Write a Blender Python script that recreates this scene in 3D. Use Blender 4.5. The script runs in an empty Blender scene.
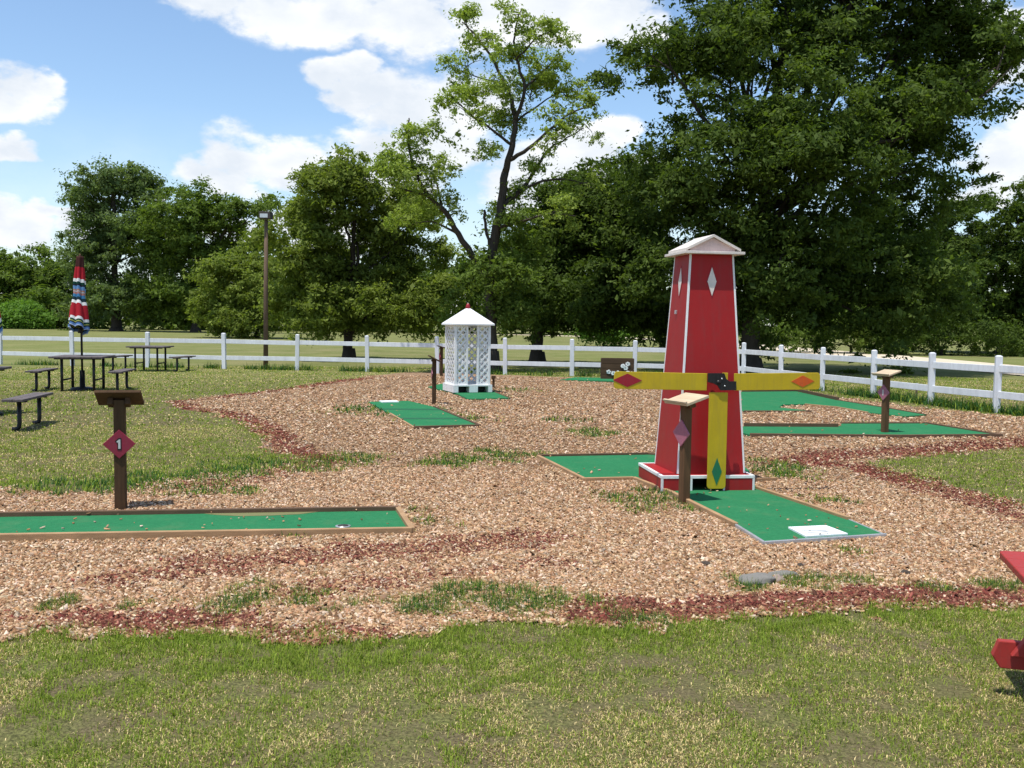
import bpy, math, random
import numpy as np
from mathutils import Matrix, Vector

random.seed(7)
RNG = np.random.default_rng(11)
R = math.radians
scene = bpy.context.scene
col = scene.collection

# ------------------------------------------------------------------ camera
CAM_H, FPX = 1.65, 980.0
pitch, roll = math.atan(61.0 / FPX), R(0.7)
fw = Vector((0, math.cos(pitch), -math.sin(pitch)))
r0 = Vector((1, 0, 0)); u0 = r0.cross(fw)
rt = r0 * math.cos(roll) + u0 * math.sin(roll)
up = u0 * math.cos(roll) - r0 * math.sin(roll)
cam_d = bpy.data.cameras.new('camera'); cam = bpy.data.objects.new('camera', cam_d)
col.objects.link(cam); scene.camera = cam
cam.matrix_world = Matrix(((rt.x, up.x, -fw.x, 0), (rt.y, up.y, -fw.y, 0), (rt.z, up.z, -fw.z, CAM_H), (0, 0, 0, 1)))
cam_d.sensor_width = 36; cam_d.lens = 36 * FPX / 1024
cam_d.clip_start = 0.05; cam_d.clip_end = 8000

def ray(px, py):
    return (fw + rt * ((px - 512) / FPX) - up * ((py - 384) / FPX))
def G(px, py, z=0.0):
    """point of the site at height z"""
    d = ray(px, py); t = (z - CAM_H) / d.z
    return Vector((d.x * t, d.y * t, z))
def at(px, py, Y):
    d = ray(px, py); t = Y / d.y
    return Vector((d.x * t, Y, CAM_H + d.z * t))

# ------------------------------------------------------------------ noise
def _hash(ix, iy, iz, seed):
    h = (ix.astype(np.int64) * 374761393 + iy.astype(np.int64) * 668265263 + iz.astype(np.int64) * 2147483647 + seed * 1274126177) & 0xffffffff
    h = ((h ^ (h >> 13)) * 1274126177) & 0xffffffff
    h = h ^ (h >> 16)
    return (h & 0xffff) / 65535.0
def vnoise(x, y, z=None, seed=0):
    x = np.asarray(x, float); y = np.asarray(y, float)
    z = np.zeros_like(x) if z is None else np.asarray(z, float)
    ix, iy, iz = np.floor(x), np.floor(y), np.floor(z)
    fx, fy, fz = x - ix, y - iy, z - iz
    fx, fy, fz = [f * f * (3 - 2 * f) for f in (fx, fy, fz)]
    out = 0
    for a in (0, 1):
        for b in (0, 1):
            for c in (0, 1):
                w = (fx if a else 1 - fx) * (fy if b else 1 - fy) * (fz if c else 1 - fz)
                out = out + w * _hash(ix + a, iy + b, iz + c, seed)
    return out
def fbm(x, y, z=None, seed=0, oct=4):
    s, a, t = 0, 0.5, 0
    for o in range(oct):
        k = 2.03 ** o
        s = s + a * vnoise(x * k, y * k, None if z is None else z * k, seed + o); t += a; a *= .5
    return s / t
def sstep(a, b, v):
    t = np.clip((v - a) / (b - a), 0, 1); return t * t * (3 - 2 * t)

# ------------------------------------------------------------------ materials
def new_mat(name):
    m = bpy.data.materials.new(name); m.use_nodes = True
    nt = m.node_tree; nt.nodes.clear()
    out = nt.nodes.new('ShaderNodeOutputMaterial'); b = nt.nodes.new('ShaderNodeBsdfPrincipled')
    nt.links.new(b.outputs[0], out.inputs[0])
    return m, nt, b, out
def N(nt, t, **kw):
    n = nt.nodes.new(t)
    for k, v in kw.items():
        if k in n.inputs.keys() if isinstance(k, str) else False: n.inputs[k].default_value = v
        else: setattr(n, k, v)
    return n
def L(nt, a, b): nt.links.new(a, b)
def mixc(nt, fac, a, b, blend='MIX'):
    n = nt.nodes.new('ShaderNodeMix'); n.data_type = 'RGBA'; n.blend_type = blend
    for s, v in ((n.inputs[0], fac), (n.inputs[6], a), (n.inputs[7], b)):
        if isinstance(v, (int, float)): s.default_value = v
        elif isinstance(v, tuple): s.default_value = v + (1,) if len(v) == 3 else v
        else: L(nt, v, s)
    return n.outputs[2]
def noise(nt, vec, scale, detail=5, rough=.55):
    n = nt.nodes.new('ShaderNodeTexNoise'); n.inputs['Scale'].default_value = scale
    n.inputs['Detail'].default_value = detail; n.inputs['Roughness'].default_value = rough
    if vec is not None: L(nt, vec, n.inputs['Vector'])
    return n.outputs[0]
def mrange(nt, v, a, b, c=0.0, d=1.0, smooth=False):
    n = nt.nodes.new('ShaderNodeMapRange'); n.inputs[1].default_value = a; n.inputs[2].default_value = b
    n.inputs[3].default_value = c; n.inputs[4].default_value = d
    if smooth: n.interpolation_type = 'SMOOTHSTEP'
    L(nt, v, n.inputs[0]); return n.outputs[0]
def math_(nt, op, a, b=None):
    n = nt.nodes.new('ShaderNodeMath'); n.operation = op
    for i, v in enumerate((a, b)):
        if v is None: continue
        if isinstance(v, (int, float)): n.inputs[i].default_value = v
        else: L(nt, v, n.inputs[i])
    return n.outputs[0]
def bump(nt, h, b, strength=.3, dist=.01):
    n = nt.nodes.new('ShaderNodeBump'); n.inputs['Strength'].default_value = strength
    n.inputs['Distance'].default_value = dist
    L(nt, h, n.inputs['Height']); L(nt, n.outputs[0], b.inputs['Normal'])
def objco(nt):
    return nt.nodes.new('ShaderNodeTexCoord').outputs['Object']
def paint(name, c, rough=.55, dirt=.25, dirtc=(.16, .12, .08), scale=6, bmp=.12, spec=.3, metallic=0):
    """painted board: slightly uneven, faded, with worn and dusty patches"""
    m, nt, b, o = new_mat(name); co = objco(nt)
    n1 = noise(nt, co, scale, 6, .6); n2 = noise(nt, co, scale * 9, 4, .6)
    var = mixc(nt, n1, tuple(x * .82 for x in c), tuple(min(1, x * 1.15) for x in c))
    mp = nt.nodes.new('ShaderNodeMapping'); mp.inputs['Scale'].default_value = (1, 1, .09); L(nt, co, mp.inputs[0])
    n3 = noise(nt, mp.outputs[0], scale * 5, 6, .65)         # faint vertical weather streaks
    var = mixc(nt, mrange(nt, n3, .45, .72, 0, .45), var, tuple(x * .62 + .03 for x in c))
    f = math_(nt, 'MULTIPLY', mrange(nt, n2, .52, .75), dirt)
    cc = mixc(nt, f, var, dirtc)
    L(nt, cc, b.inputs['Base Color']); b.inputs['Roughness'].default_value = rough
    b.inputs['Specular IOR Level'].default_value = spec; b.inputs['Metallic'].default_value = metallic
    L(nt, mrange(nt, n1, .3, .7, rough - .08, rough + .12), b.inputs['Roughness'])
    bump(nt, noise(nt, co, scale * 14, 3), b, bmp, .004)
    return m
def wood(name, c1, c2, rough=.8, stretch=(1, 1, .08), scale=30):
    m, nt, b, o = new_mat(name); co = objco(nt)
    mp = nt.nodes.new('ShaderNodeMapping'); mp.inputs['Scale'].default_value = stretch; L(nt, co, mp.inputs[0])
    n1 = noise(nt, mp.outputs[0], scale, 6, .65); n2 = noise(nt, co, 5, 5)
    cc = mixc(nt, mrange(nt, n1, .3, .7), c1, c2)
    cc = mixc(nt, mrange(nt, n2, .35, .75, 0, .55), cc, tuple(x * .6 for x in c1))
    L(nt, cc, b.inputs['Base Color']); b.inputs['Roughness'].default_value = rough
    b.inputs['Specular IOR Level'].default_value = .2
    bump(nt, n1, b, .35, .004)
    return m
M = {}
M['white'] = paint('white paint', (.78, .78, .77), .45, .12, (.42, .4, .34))
M['fence'] = paint('white fence paint', (.70, .715, .745), .45, .3, (.42, .44, .40), scale=2.2)
M['cream'] = paint('cream white paint', (.70, .63, .57), .5, .15, (.45, .38, .3))
M['pink'] = paint('faded pink paint', (.62, .47, .44), .6, .2)
M['red'] = paint('barn red paint', (.335, .016, .017), .5, .22, (.16, .05, .04), scale=2.2, spec=.22)
M['redchair'] = paint('red table paint', (.36, .035, .03), .5, .3, (.2, .07, .05), scale=9)
M['yellow'] = paint('yellow paint', (.50, .36, .012), .45, .12, (.3, .24, .06))
M['dred'] = paint('diamond red', (.30, .012, .025), .45, .1)
M['dorange'] = paint('diamond orange', (.60, .10, .012), .45, .1)
M['dgreen'] = paint('diamond green', (.01, .16, .07), .45, .1)
M['black'] = paint('black paint', (.012, .012, .013), .4, .15, (.04, .04, .04))
M['sign'] = paint('sign maroon', (.26, .02, .045), .5, .15, (.3, .12, .15))
M['signfade'] = paint('faded sign pink', (.36, .12, .17), .5, .25, (.5, .3, .35))
M['letter'] = paint('letter white', (.58, .58, .57), .5, .05)
M['post'] = wood('dark stained post', (.10, .055, .026), (.055, .03, .016))
M['postwarm'] = wood('brown post', (.16, .085, .04), (.09, .048, .024))
M['shelf'] = wood('bleached shelf wood', (.62, .50, .34), (.48, .36, .23), stretch=(.08, 1, 1))
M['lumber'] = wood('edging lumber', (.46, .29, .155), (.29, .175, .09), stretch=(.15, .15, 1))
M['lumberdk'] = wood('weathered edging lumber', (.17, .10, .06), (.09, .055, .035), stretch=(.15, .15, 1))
M['metal'] = paint('galvanised edge', (.52, .53, .54), .4, .2, (.25, .22, .2), metallic=.5)
M['whitemat'] = paint('white board', (.80, .82, .82), .5, .55, (.50, .52, .52), scale=5)
M['plank'] = wood('weathered table plank', (.16, .135, .13), (.095, .08, .08), stretch=(1, .08, 1))
M['steel'] = paint('black powder coat', (.014, .012, .012), .45, .15, (.06, .04, .03))
M['lamp'] = paint('lamp housing', (.05, .04, .035), .5, .2)
M['polewood'] = wood('utility pole wood', (.18, .12, .08), (.10, .068, .045))
M['glass'] = paint('lamp lens', (.55, .6, .64), .2, .1)
M['boxwood'] = wood('dark box boards', (.10, .058, .032), (.05, .03, .019), stretch=(.08, 1, 1))
M['stone'] = paint('grey stone', (.20, .19, .17), .9, .5, (.17, .16, .15), scale=9, bmp=.8)
M['stonepink'] = paint('pinkish stone', (.34, .26, .22), .9, .4, (.2, .16, .13), scale=12, bmp=.8)
M['cone'] = paint('dark clod', (.06, .045, .035), .95, .4, scale=20, bmp=.9)
M['bark'] = wood('bark', (.075, .06, .048), (.035, .028, .022), stretch=(1, 1, .2), scale=9)

def attr_mat(name, rough=.9, trans=0.0, gain=1.0, spec=.15):
    m, nt, b, o = new_mat(name)
    a = nt.nodes.new('ShaderNodeAttribute'); a.attribute_name = 'tint'
    L(nt, a.outputs['Color'], b.inputs['Base Color']); b.inputs['Roughness'].default_value = rough
    b.inputs['Specular IOR Level'].default_value = spec
    if trans > 0:
        t = nt.nodes.new('ShaderNodeBsdfTranslucent')
        cc = mixc(nt, 1.0, a.outputs['Color'], (1.25, 1.35, .55), 'MULTIPLY'); L(nt, cc, t.inputs[0])
        mx = nt.nodes.new('ShaderNodeMixShader'); mx.inputs[0].default_value = trans
        L(nt, b.outputs[0], mx.inputs[1]); L(nt, t.outputs[0], mx.inputs[2]); L(nt, mx.outputs[0], o.inputs[0])
    return m
M['leaf'] = attr_mat('leaf', .65, .42, spec=.12)
M['blade'] = attr_mat('grass blade', .7, .3)
M['chip'] = attr_mat('wood chip', .9, 0)

# carpet: short dense artificial turf with worn, faded and dusty patches
def carpet():
    m, nt, b, o = new_mat('green carpet'); co = objco(nt)
    n1 = noise(nt, co, 1.6, 5); n2 = noise(nt, co, 26, 5, .7); n3 = noise(nt, co, 140, 2)
    c = mixc(nt, n1, (.022, .155, .062), (.034, .205, .085))
    c = mixc(nt, mrange(nt, n2, .35, .7, 0, .5), c, (.012, .105, .042))
    c = mixc(nt, mrange(nt, n2, .66, .74, 0, .7), c, (.14, .16, .09))
    n4 = noise(nt, co, 3.1, 6, .65)
    c = mixc(nt, mrange(nt, n4, .52, .68, 0, .5), c, (.07, .17, .075))
    L(nt, c, b.inputs['Base Color']); b.inputs['Roughness'].default_value = .95
    b.inputs['Specular IOR Level'].default_value = .1
    bump(nt, n3, b, .7, .006)
    return m
M['carpet'] = carpet()
M['drift'] = paint('olive sand', (.17, .17, .07), .95, .5, (.08, .13, .05), scale=14)
M['seam'] = paint('dark carpet seam', (.012, .105, .045), .95, .2, (.02, .08, .04), scale=12)
M['mark'] = paint('grey marking', (.24, .26, .26), .7, .3)

# ------------------------------------------------------------------ mesh helpers
def link_mesh(name, V, F, mats, parent=None, smooth=False, tint=None, mi=None):
    me = bpy.data.meshes.new(name)
    V = np.asarray(V, np.float32)
    if isinstance(F, np.ndarray):
        n, k = F.shape
        me.vertices.add(len(V)); me.vertices.foreach_set('co', V.ravel())
        me.loops.add(n * k); me.loops.foreach_set('vertex_index', F.astype(np.int32).ravel())
        me.polygons.add(n); me.polygons.foreach_set('loop_start', np.arange(0, n * k, k, dtype=np.int32))
        me.update(calc_edges=True)
    else:
        me.from_pydata([tuple(map(float, v)) for v in V], [], F); me.update()
    for m in (mats if isinstance(mats, (list, tuple)) else [mats]): me.materials.append(m)
    if mi is not None: me.polygons.foreach_set('material_index', np.asarray(mi, np.int32))
    if smooth: me.polygons.foreach_set('use_smooth', np.ones(len(me.polygons), bool))
    if tint is not None:
        a = me.color_attributes.new('tint', 'FLOAT_COLOR', 'POINT')
        t = np.ones((len(V), 4), np.float32); t[:, :3] = tint; a.data.foreach_set('color', t.ravel())
    o = bpy.data.objects.new(name, me); col.objects.link(o)
    if parent: o.parent = parent
    return o

class MB:
    def __init__(s): s.V, s.F, s.I, s.sm = [], [], [], []
    def add(s, v, f, mi=0, smooth=False):
        k = len(s.V); s.V += [tuple(p) for p in v]; s.F += [tuple(i + k for i in q) for q in f]
        s.I += [mi] * len(f); s.sm += [smooth] * len(f); return s
    def box(s, lo, hi, mat=None, mi=0):
        x0, y0, z0 = lo; x1, y1, z1 = hi
        v = [(x0,y0,z0),(x1,y0,z0),(x1,y1,z0),(x0,y1,z0),(x0,y0,z1),(x1,y0,z1),(x1,y1,z1),(x0,y1,z1)]
        if mat: v = [mat @ Vector(p) for p in v]
        return s.add(v, [(3,2,1,0),(4,5,6,7),(0,1,5,4),(1,2,6,5),(2,3,7,6),(3,0,4,7)], mi)
    def hexa(s, bot, top, mi=0):
        return s.add(list(bot) + list(top), [(3,2,1,0),(4,5,6,7),(0,1,5,4),(1,2,6,5),(2,3,7,6),(3,0,4,7)], mi)
    def prism(s, poly, depth, mat=None, mi=0, cap=True):
        """poly: 2-D outline (x, z) anticlockwise seen from -y; depth along y (y0, y1)"""
        n = len(poly); y0, y1 = depth
        v = [(x, y0, z) for x, z in poly] + [(x, y1, z) for x, z in poly]
        if mat: v = [mat @ Vector(p) for p in v]
        f = [tuple(range(n)), tuple(range(2 * n - 1, n - 1, -1))]
        f += [((i + 1) % n, i, n + i, n + (i + 1) % n) for i in range(n)]
        return s.add(v, f, mi)
    def flat(s, poly, z0, z1, mi=0):
        n = len(poly)
        v = [(x, y, z0) for x, y in poly] + [(x, y, z1) for x, y in poly]
        f = [tuple(range(n - 1, -1, -1)), tuple(range(n, 2 * n))]
        f += [(i, (i + 1) % n, n + (i + 1) % n, n + i) for i in range(n)]
        return s.add(v, f, mi)
    def tube(s, pts, rad, n=8, mi=0, caps=True):
        pts = [Vector(p) for p in pts]; rad = rad if isinstance(rad, (list, tuple)) else [rad] * len(pts)
        v, f = [], []; prev = None
        for i, p in enumerate(pts):
            d = (pts[min(i + 1, len(pts) - 1)] - pts[max(i - 1, 0)]).normalized()
            a = prev if prev is not None else (Vector((0, 0, 1)) if abs(d.z) < .9 else Vector((1, 0, 0)))
            x = (a - d * a.dot(d)).normalized(); prev = x; y = d.cross(x)
            for k in range(n):
                t = 2 * math.pi * k / n; v.append(p + (x * math.cos(t) + y * math.sin(t)) * rad[i])
        for i in range(len(pts) - 1):
            for k in range(n):
                f.append((i*n+k, i*n+(k+1)%n, (i+1)*n+(k+1)%n, (i+1)*n+k))
        if caps: f += [tuple(range(n - 1, -1, -1)), tuple(range((len(pts)-1)*n, len(pts)*n))]
        return s.add(v, f, mi, True)
    def build(s, name, mats, parent=None, bevel=0, smooth=None):
        o = link_mesh(name, np.array(s.V), s.F, mats, parent, mi=s.I)
        o.data.polygons.foreach_set('use_smooth', np.array(s.sm, bool))
        if bevel:
            b = o.modifiers.new('bevel', 'BEVEL'); b.width = bevel; b.segments = 2; b.limit_method = 'ANGLE'; b.angle_limit = R(40)
        return o

def thing(name, label, cat, loc=(0, 0, 0), rz=0, group=None):
    o = bpy.data.objects.new(name, None); col.objects.link(o); o.empty_display_size = .1
    o.location = loc; o.rotation_euler = (0, 0, rz); o['label'] = label; o['category'] = cat
    if group: o['group'] = group
    return o
def tag(o, label, cat, group=None):
    o['label'] = label; o['category'] = cat
    if group: o['group'] = group
    return o
def dup(root, loc, rz, label, group=None):
    r = root.copy(); col.objects.link(r); r.location = loc; r.rotation_euler = (0, 0, rz); r['label'] = label
    if group: r['group'] = group
    for ch in list(root.children):
        c = ch.copy(); col.objects.link(c); c.parent = r
        for g in list(ch.children):
            d = g.copy(); col.objects.link(d); d.parent = c
    return r

# ------------------------------------------------------------------ where gravel, mulch and grass lie
def P(lst): return np.array([tuple(G(x, y))[:2] for x, y in lst])
GRAVEL = P([(-330,632),(0,632),(50,625),(125,632),(210,630),(260,635),(370,644),(425,630),(500,612),(560,618),(626,626),(700,617),
            (760,615),(831,606),(940,607),(1024,609),(1350,612),(1500,470),(1250,428),(1024,418),(930,409),(880,403),(842,398),(800,391),(760,386),
            (700,381),(640,379),(560,377.5),(500,375),(450,373),(410,372),(380,375),(345,380),(322,384),(290,389),(250,394),(215,397),
            (172,402),(190,409),(225,413),(255,422),(275,436),(262,447),(290,454),(335,458),(300,467),(215,474),(150,486),(100,494),
            (50,492),(0,486),(-330,480)])
ISLAND = P([(868,463),(930,456),(1024,448),(1250,437),(1400,470),(1350,590),(1100,548),(1024,521),(985,502),(930,489),(885,475)])
MULCH = [(P([(370,378),(345,381),(322,384),(290,389),(250,394),(215,398),(172,402),(190,409),(225,413),(255,422),(278,436),(288,448),(325,461)]), .28, .72),
         (P([(325,461),(290,470),(250,482),(200,488)]), .3, .45),
         (P([(-250,622),(0,620),(60,619),(140,622),(222,622)]), .2, .95),
         (P([(222,622),(300,640),(370,636),(420,628)]), .08, .6),
         (P([(590,618),(640,613),(700,608),(770,603),(860,598),(940,597),(1024,600),(1250,598)]), .22, 1.0),
         (P([(100,580),(200,568),(300,558),(420,553),(545,540)]), .28, .62),
         (P([(310,592),(420,578),(545,566)]), .16, .45),
         (P([(790,462),(835,456),(900,452),(1024,443),(1250,430)]), .5, .7),
         (P([(800,460),(860,468),(900,481),(930,490),(985,504),(1024,518),(1100,545)]), .32, .8)]
TUFTS = [(432,527,.17),(418,512,.1),(465,460,.35),(448,463,.3),(650,501,.35),(632,500,.2),(345,462,.4),(365,460,.3),(515,457,.35),(490,452,.2),
         (265,600,.22),(290,597,.2),(310,606,.18),(232,604,.2),(345,606,.12),(440,608,.12),(470,606,.13),(500,607,.12),(530,606,.13),(560,604,.13),(590,604,.15),(415,606,.15),(230,598,.12),(255,606,.14),(275,592,.12),(325,598,.14),(455,598,.14),(485,598,.12),(515,598,.14),(650,628,.12),(625,622,.1),(180,490,.25),(130,488,.3),(90,490,.3),(40,489,.3),(270,465,.3),(300,472,.25),(225,480,.3),(330,470,.2),
         (815,582,.12),(790,582,.1),(745,585,.1),(850,583,.1),(830,503,.16),(815,497,.14),(775,468,.3),(790,476,.25),(370,411,.7),(395,414,.5),(350,413,.4),
         (455,418,.6),(440,412,.4),(150,482,.4),(200,478,.4),(240,470,.5),(60,606,.08),(130,606,.08),(130,536,.1),(300,536,.1),(700,388,.6),
         (520,390,.5),(500,397,.4),(205,492,.2),(240,494,.15),(850,555,.1),(930,590,.12),(1010,590,.15),(590,432,.35),(570,420,.3),(690,490,.15),(860,425,.3)]
BARE = [(G(x, y).x, G(x, y).y, r) for x, y, r in [(45,722,.16),(20,740,.12),(90,735,.1),(405,745,.16),(440,735,.1),(860,745,.14),(250,690,.1),(690,690,.1),(560,715,.1),(760,715,.12),(950,690,.1),(330,655,.08),(630,660,.1),(845,612,.1)]]
TW = [(G(x, y).x, G(x, y).y, r) for x, y, r in TUFTS]
TW = [(a, b, r * 1.35) for a, b, r in TW]; BARE = [(a, b, r * 1.6) for a, b, r in BARE]
def sdpoly(x, y, poly):
    d = np.full(x.shape, 1e9); ins = np.zeros(x.shape, bool); n = len(poly)
    for i in range(n):
        ax, ay = poly[i]; bx, by = poly[(i + 1) % n]
        ex, ey = bx - ax, by - ay; wx, wy = x - ax, y - ay
        t = np.clip((wx * ex + wy * ey) / (ex * ex + ey * ey), 0, 1)
        d = np.minimum(d, (wx - ex * t) ** 2 + (wy - ey * t) ** 2)
        c = ((ay > y) != (by > y)); xi = ax + (y - ay) * ex / (ey if ey else 1e-9)
        ins ^= c & (x < xi)
    d = np.sqrt(d); return np.where(ins, d, -d)
def dline(x, y, pl):
    d = np.full(x.shape, 1e9)
    for i in range(len(pl) - 1):
        ax, ay = pl[i]; ex, ey = pl[i + 1] - pl[i]
        t = np.clip(((x - ax) * ex + (y - ay) * ey) / (ex * ex + ey * ey), 0, 1)
        d = np.minimum(d, (x - ax - ex * t) ** 2 + (y - ay - ey * t) ** 2)
    return np.sqrt(d)
def masks(x, y):
    """gravel, mulch, tuft amounts in 0..1"""
    n1 = fbm(x * 1.1, y * 1.1, seed=3) - .5; n2 = fbm(x * 5, y * 5, seed=9, oct=3) - .5
    v = np.minimum(sdpoly(x, y, GRAVEL), -sdpoly(x, y, ISLAND))
    g = sstep(-.07, .07, v + n1 * .45 + n2 * .42)
    tf = np.zeros_like(x)
    for tx, ty, r in TW:
        q = 1 - np.hypot((x - tx), (y - ty) * .75) / r
        tf = np.maximum(tf, sstep(-.1, .7, q + n2 * 2.2 + n1 * .6) * sstep(-.9, -.1, q) * .85)
    m = np.zeros_like(x)
    for pl, w, s in MULCH:
        m = np.maximum(m, sstep(w * 1.25, w * .3, dline(x, y, pl) + n2 * .42 + n1 * .34) * s)
    return g, m, tf
def relief(x, y):
    r = np.hypot(x, y)
    return (fbm(x * .9, y * .9, seed=21, oct=3) - .5) * .035 * (1 - sstep(30, 45, r))

# ------------------------------------------------------------------ ground: one sheet to the horizon
def build_ground():
    a = np.concatenate([np.arange(-180, -42, 6.0), np.arange(-42, 42.01, .2), np.arange(48, 180, 6.0)])
    a = np.radians(a); na = len(a)
    rr = [.4]
    while rr[-1] < 45: rr.append(rr[-1] * 1.008)
    while rr[-1] < 3500: rr.append(rr[-1] * 1.12)
    rr = np.array(rr); nr = len(rr)
    A, RR = np.meshgrid(a, rr); X = (np.sin(A) * RR).ravel(); Y = (np.cos(A) * RR).ravel()
    near = (np.hypot(X, Y) < 60) & (Y > 1)
    g = np.zeros(len(X)); m = g.copy(); t = g.copy()
    g[near], m[near], t[near] = masks(X[near], Y[near])
    Z = relief(X, Y)
    i = np.arange(nr - 1)[:, None]; j = np.arange(na)[None, :]; j2 = (j + 1) % na
    F = np.stack([i * na + j, (i + 1) * na + j, (i + 1) * na + j2, i * na + j2], -1).reshape(-1, 4)[:, ::-1]
    V = np.stack([X, Y, Z], 1)
    c = len(V); V = np.vstack([V, [0, 0, float(relief(np.array([0.]), np.array([0.]))[0])]])
    o = link_mesh('ground', V, F.copy(), ground_mat(), smooth=True)
    for nm, arr in (('gravel', g * (1 - t * .7)), ('mulch', m), ('thatch', near * (1 - sstep(20, 34, np.hypot(X, Y))))):
        at_ = o.data.attributes.new(nm, 'FLOAT', 'POINT'); at_.data.foreach_set('value', np.append(arr, 0).astype(np.float32))
    o['kind'] = 'structure'
    return o
def ground_mat():
    m, nt, b, o = new_mat('ground'); co = objco(nt)
    ag = nt.nodes.new('ShaderNodeAttribute'); ag.attribute_name = 'gravel'
    am = nt.nodes.new('ShaderNodeAttribute'); am.attribute_name = 'mulch'
    big = noise(nt, co, .35, 6, .6); med = noise(nt, co, 2.3, 6, .65); fine = noise(nt, co, 45, 4, .7)
    fld = noise(nt, co, .06, 4, .5)
    grass = mixc(nt, mrange(nt, med, .35, .65), (.125, .155, .04), (.22, .215, .085))
    grass = mixc(nt, mrange(nt, big, .42, .66, 0, .75), grass, (.30, .26, .13))
    grass = mixc(nt, mrange(nt, fine, .3, .7, 0, .45), grass, (.07, .085, .028))
    grass = mixc(nt, mrange(nt, fld, .4, .6, 0, .35), grass, (.19, .22, .07))
    ah = nt.nodes.new('ShaderNodeAttribute'); ah.attribute_name = 'thatch'
    soil = mixc(nt, mrange(nt, noise(nt, co, 55, 5, .75), .38, .62), (.075, .058, .034), (.20, .16, .09))
    soil = mixc(nt, mrange(nt, med, .36, .58, 0, .75), soil, mixc(nt, mrange(nt, noise(nt, co, 85, 4, .7), .4, .6), (.045, .055, .016), (.21, .22, .07)))
    grass = mixc(nt, ah.outputs['Fac'], grass, soil)
    vo = nt.nodes.new('ShaderNodeTexVoronoi'); vo.inputs['Scale'].default_value = 34; L(nt, co, vo.inputs['Vector'])
    sep = nt.nodes.new('ShaderNodeSeparateColor'); L(nt, vo.outputs['Color'], sep.inputs[0])
    ramp = nt.nodes.new('ShaderNodeValToRGB'); e = ramp.color_ramp.elements
    e[0].position = 0; e[0].color = (.08, .045, .028, 1); e[1].position = 1; e[1].color = (.46, .33, .22, 1)
    for p_, c_ in ((.25, (.20, .12, .07, 1)), (.6, (.32, .21, .13, 1))):
        q = e.new(p_); q.color = c_
    L(nt, sep.outputs[0], ramp.inputs[0])
    grav = mixc(nt, mrange(nt, big, .3, .7, 0, .35), ramp.outputs[0], (.27, .175, .105))
    grav = mixc(nt, mrange(nt, med, .4, .75, 0, .4), grav, (.22, .145, .09))
    mul = mixc(nt, sep.outputs[1], (.10, .022, .018), (.27, .075, .055))
    f1 = mrange(nt, math_(nt, 'ADD', ag.outputs['Fac'], math_(nt, 'MULTIPLY', math_(nt, 'SUBTRACT', fine, .5), .9)), .35, .65)
    f2 = mrange(nt, math_(nt, 'ADD', am.outputs['Fac'], math_(nt, 'MULTIPLY', math_(nt, 'SUBTRACT', fine, .5), 1.0)), .4, .7)
    c = mixc(nt, f1, grass, grav); c = mixc(nt, f2, c, mul)
    L(nt, c, b.inputs['Base Color']); b.inputs['Roughness'].default_value = 1; b.inputs['Specular IOR Level'].default_value = .05
    bump(nt, math_(nt, 'ADD', fine, vo.outputs['Distance']), b, .8, .02)
    return m
build_ground()

# ------------------------------------------------------------------ scattered cover: wood chips and grass
BLOCK = []          # footprints where nothing is scattered (greens, buildings)
def blocked(x, y):
    k = np.zeros(x.shape, bool)
    for poly in BLOCK: k |= sdpoly(x, y, np.array(poly)) > -.01
    return k
def fan(n, d0, d1, halfdeg=30, power=1.0):
    u = RNG.random(n); 
    r = d0 * (d1 / d0) ** u if power == 1.0 else np.sqrt(d0 ** 2 + u * (d1 ** 2 - d0 ** 2))
    a = np.radians(RNG.uniform(-halfdeg, halfdeg, n)); return r * np.sin(a), r * np.cos(a)
CHIPC = np.array([(.60,.44,.28),(.48,.32,.19),(.68,.55,.40),(.36,.22,.12),(.52,.37,.24),(.26,.155,.09),(.42,.26,.15),(.72,.62,.50)])
MULC = np.array([(.21,.06,.05),(.30,.11,.085),(.12,.038,.032),(.34,.17,.12),(.22,.09,.065),(.16,.075,.05)])
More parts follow.
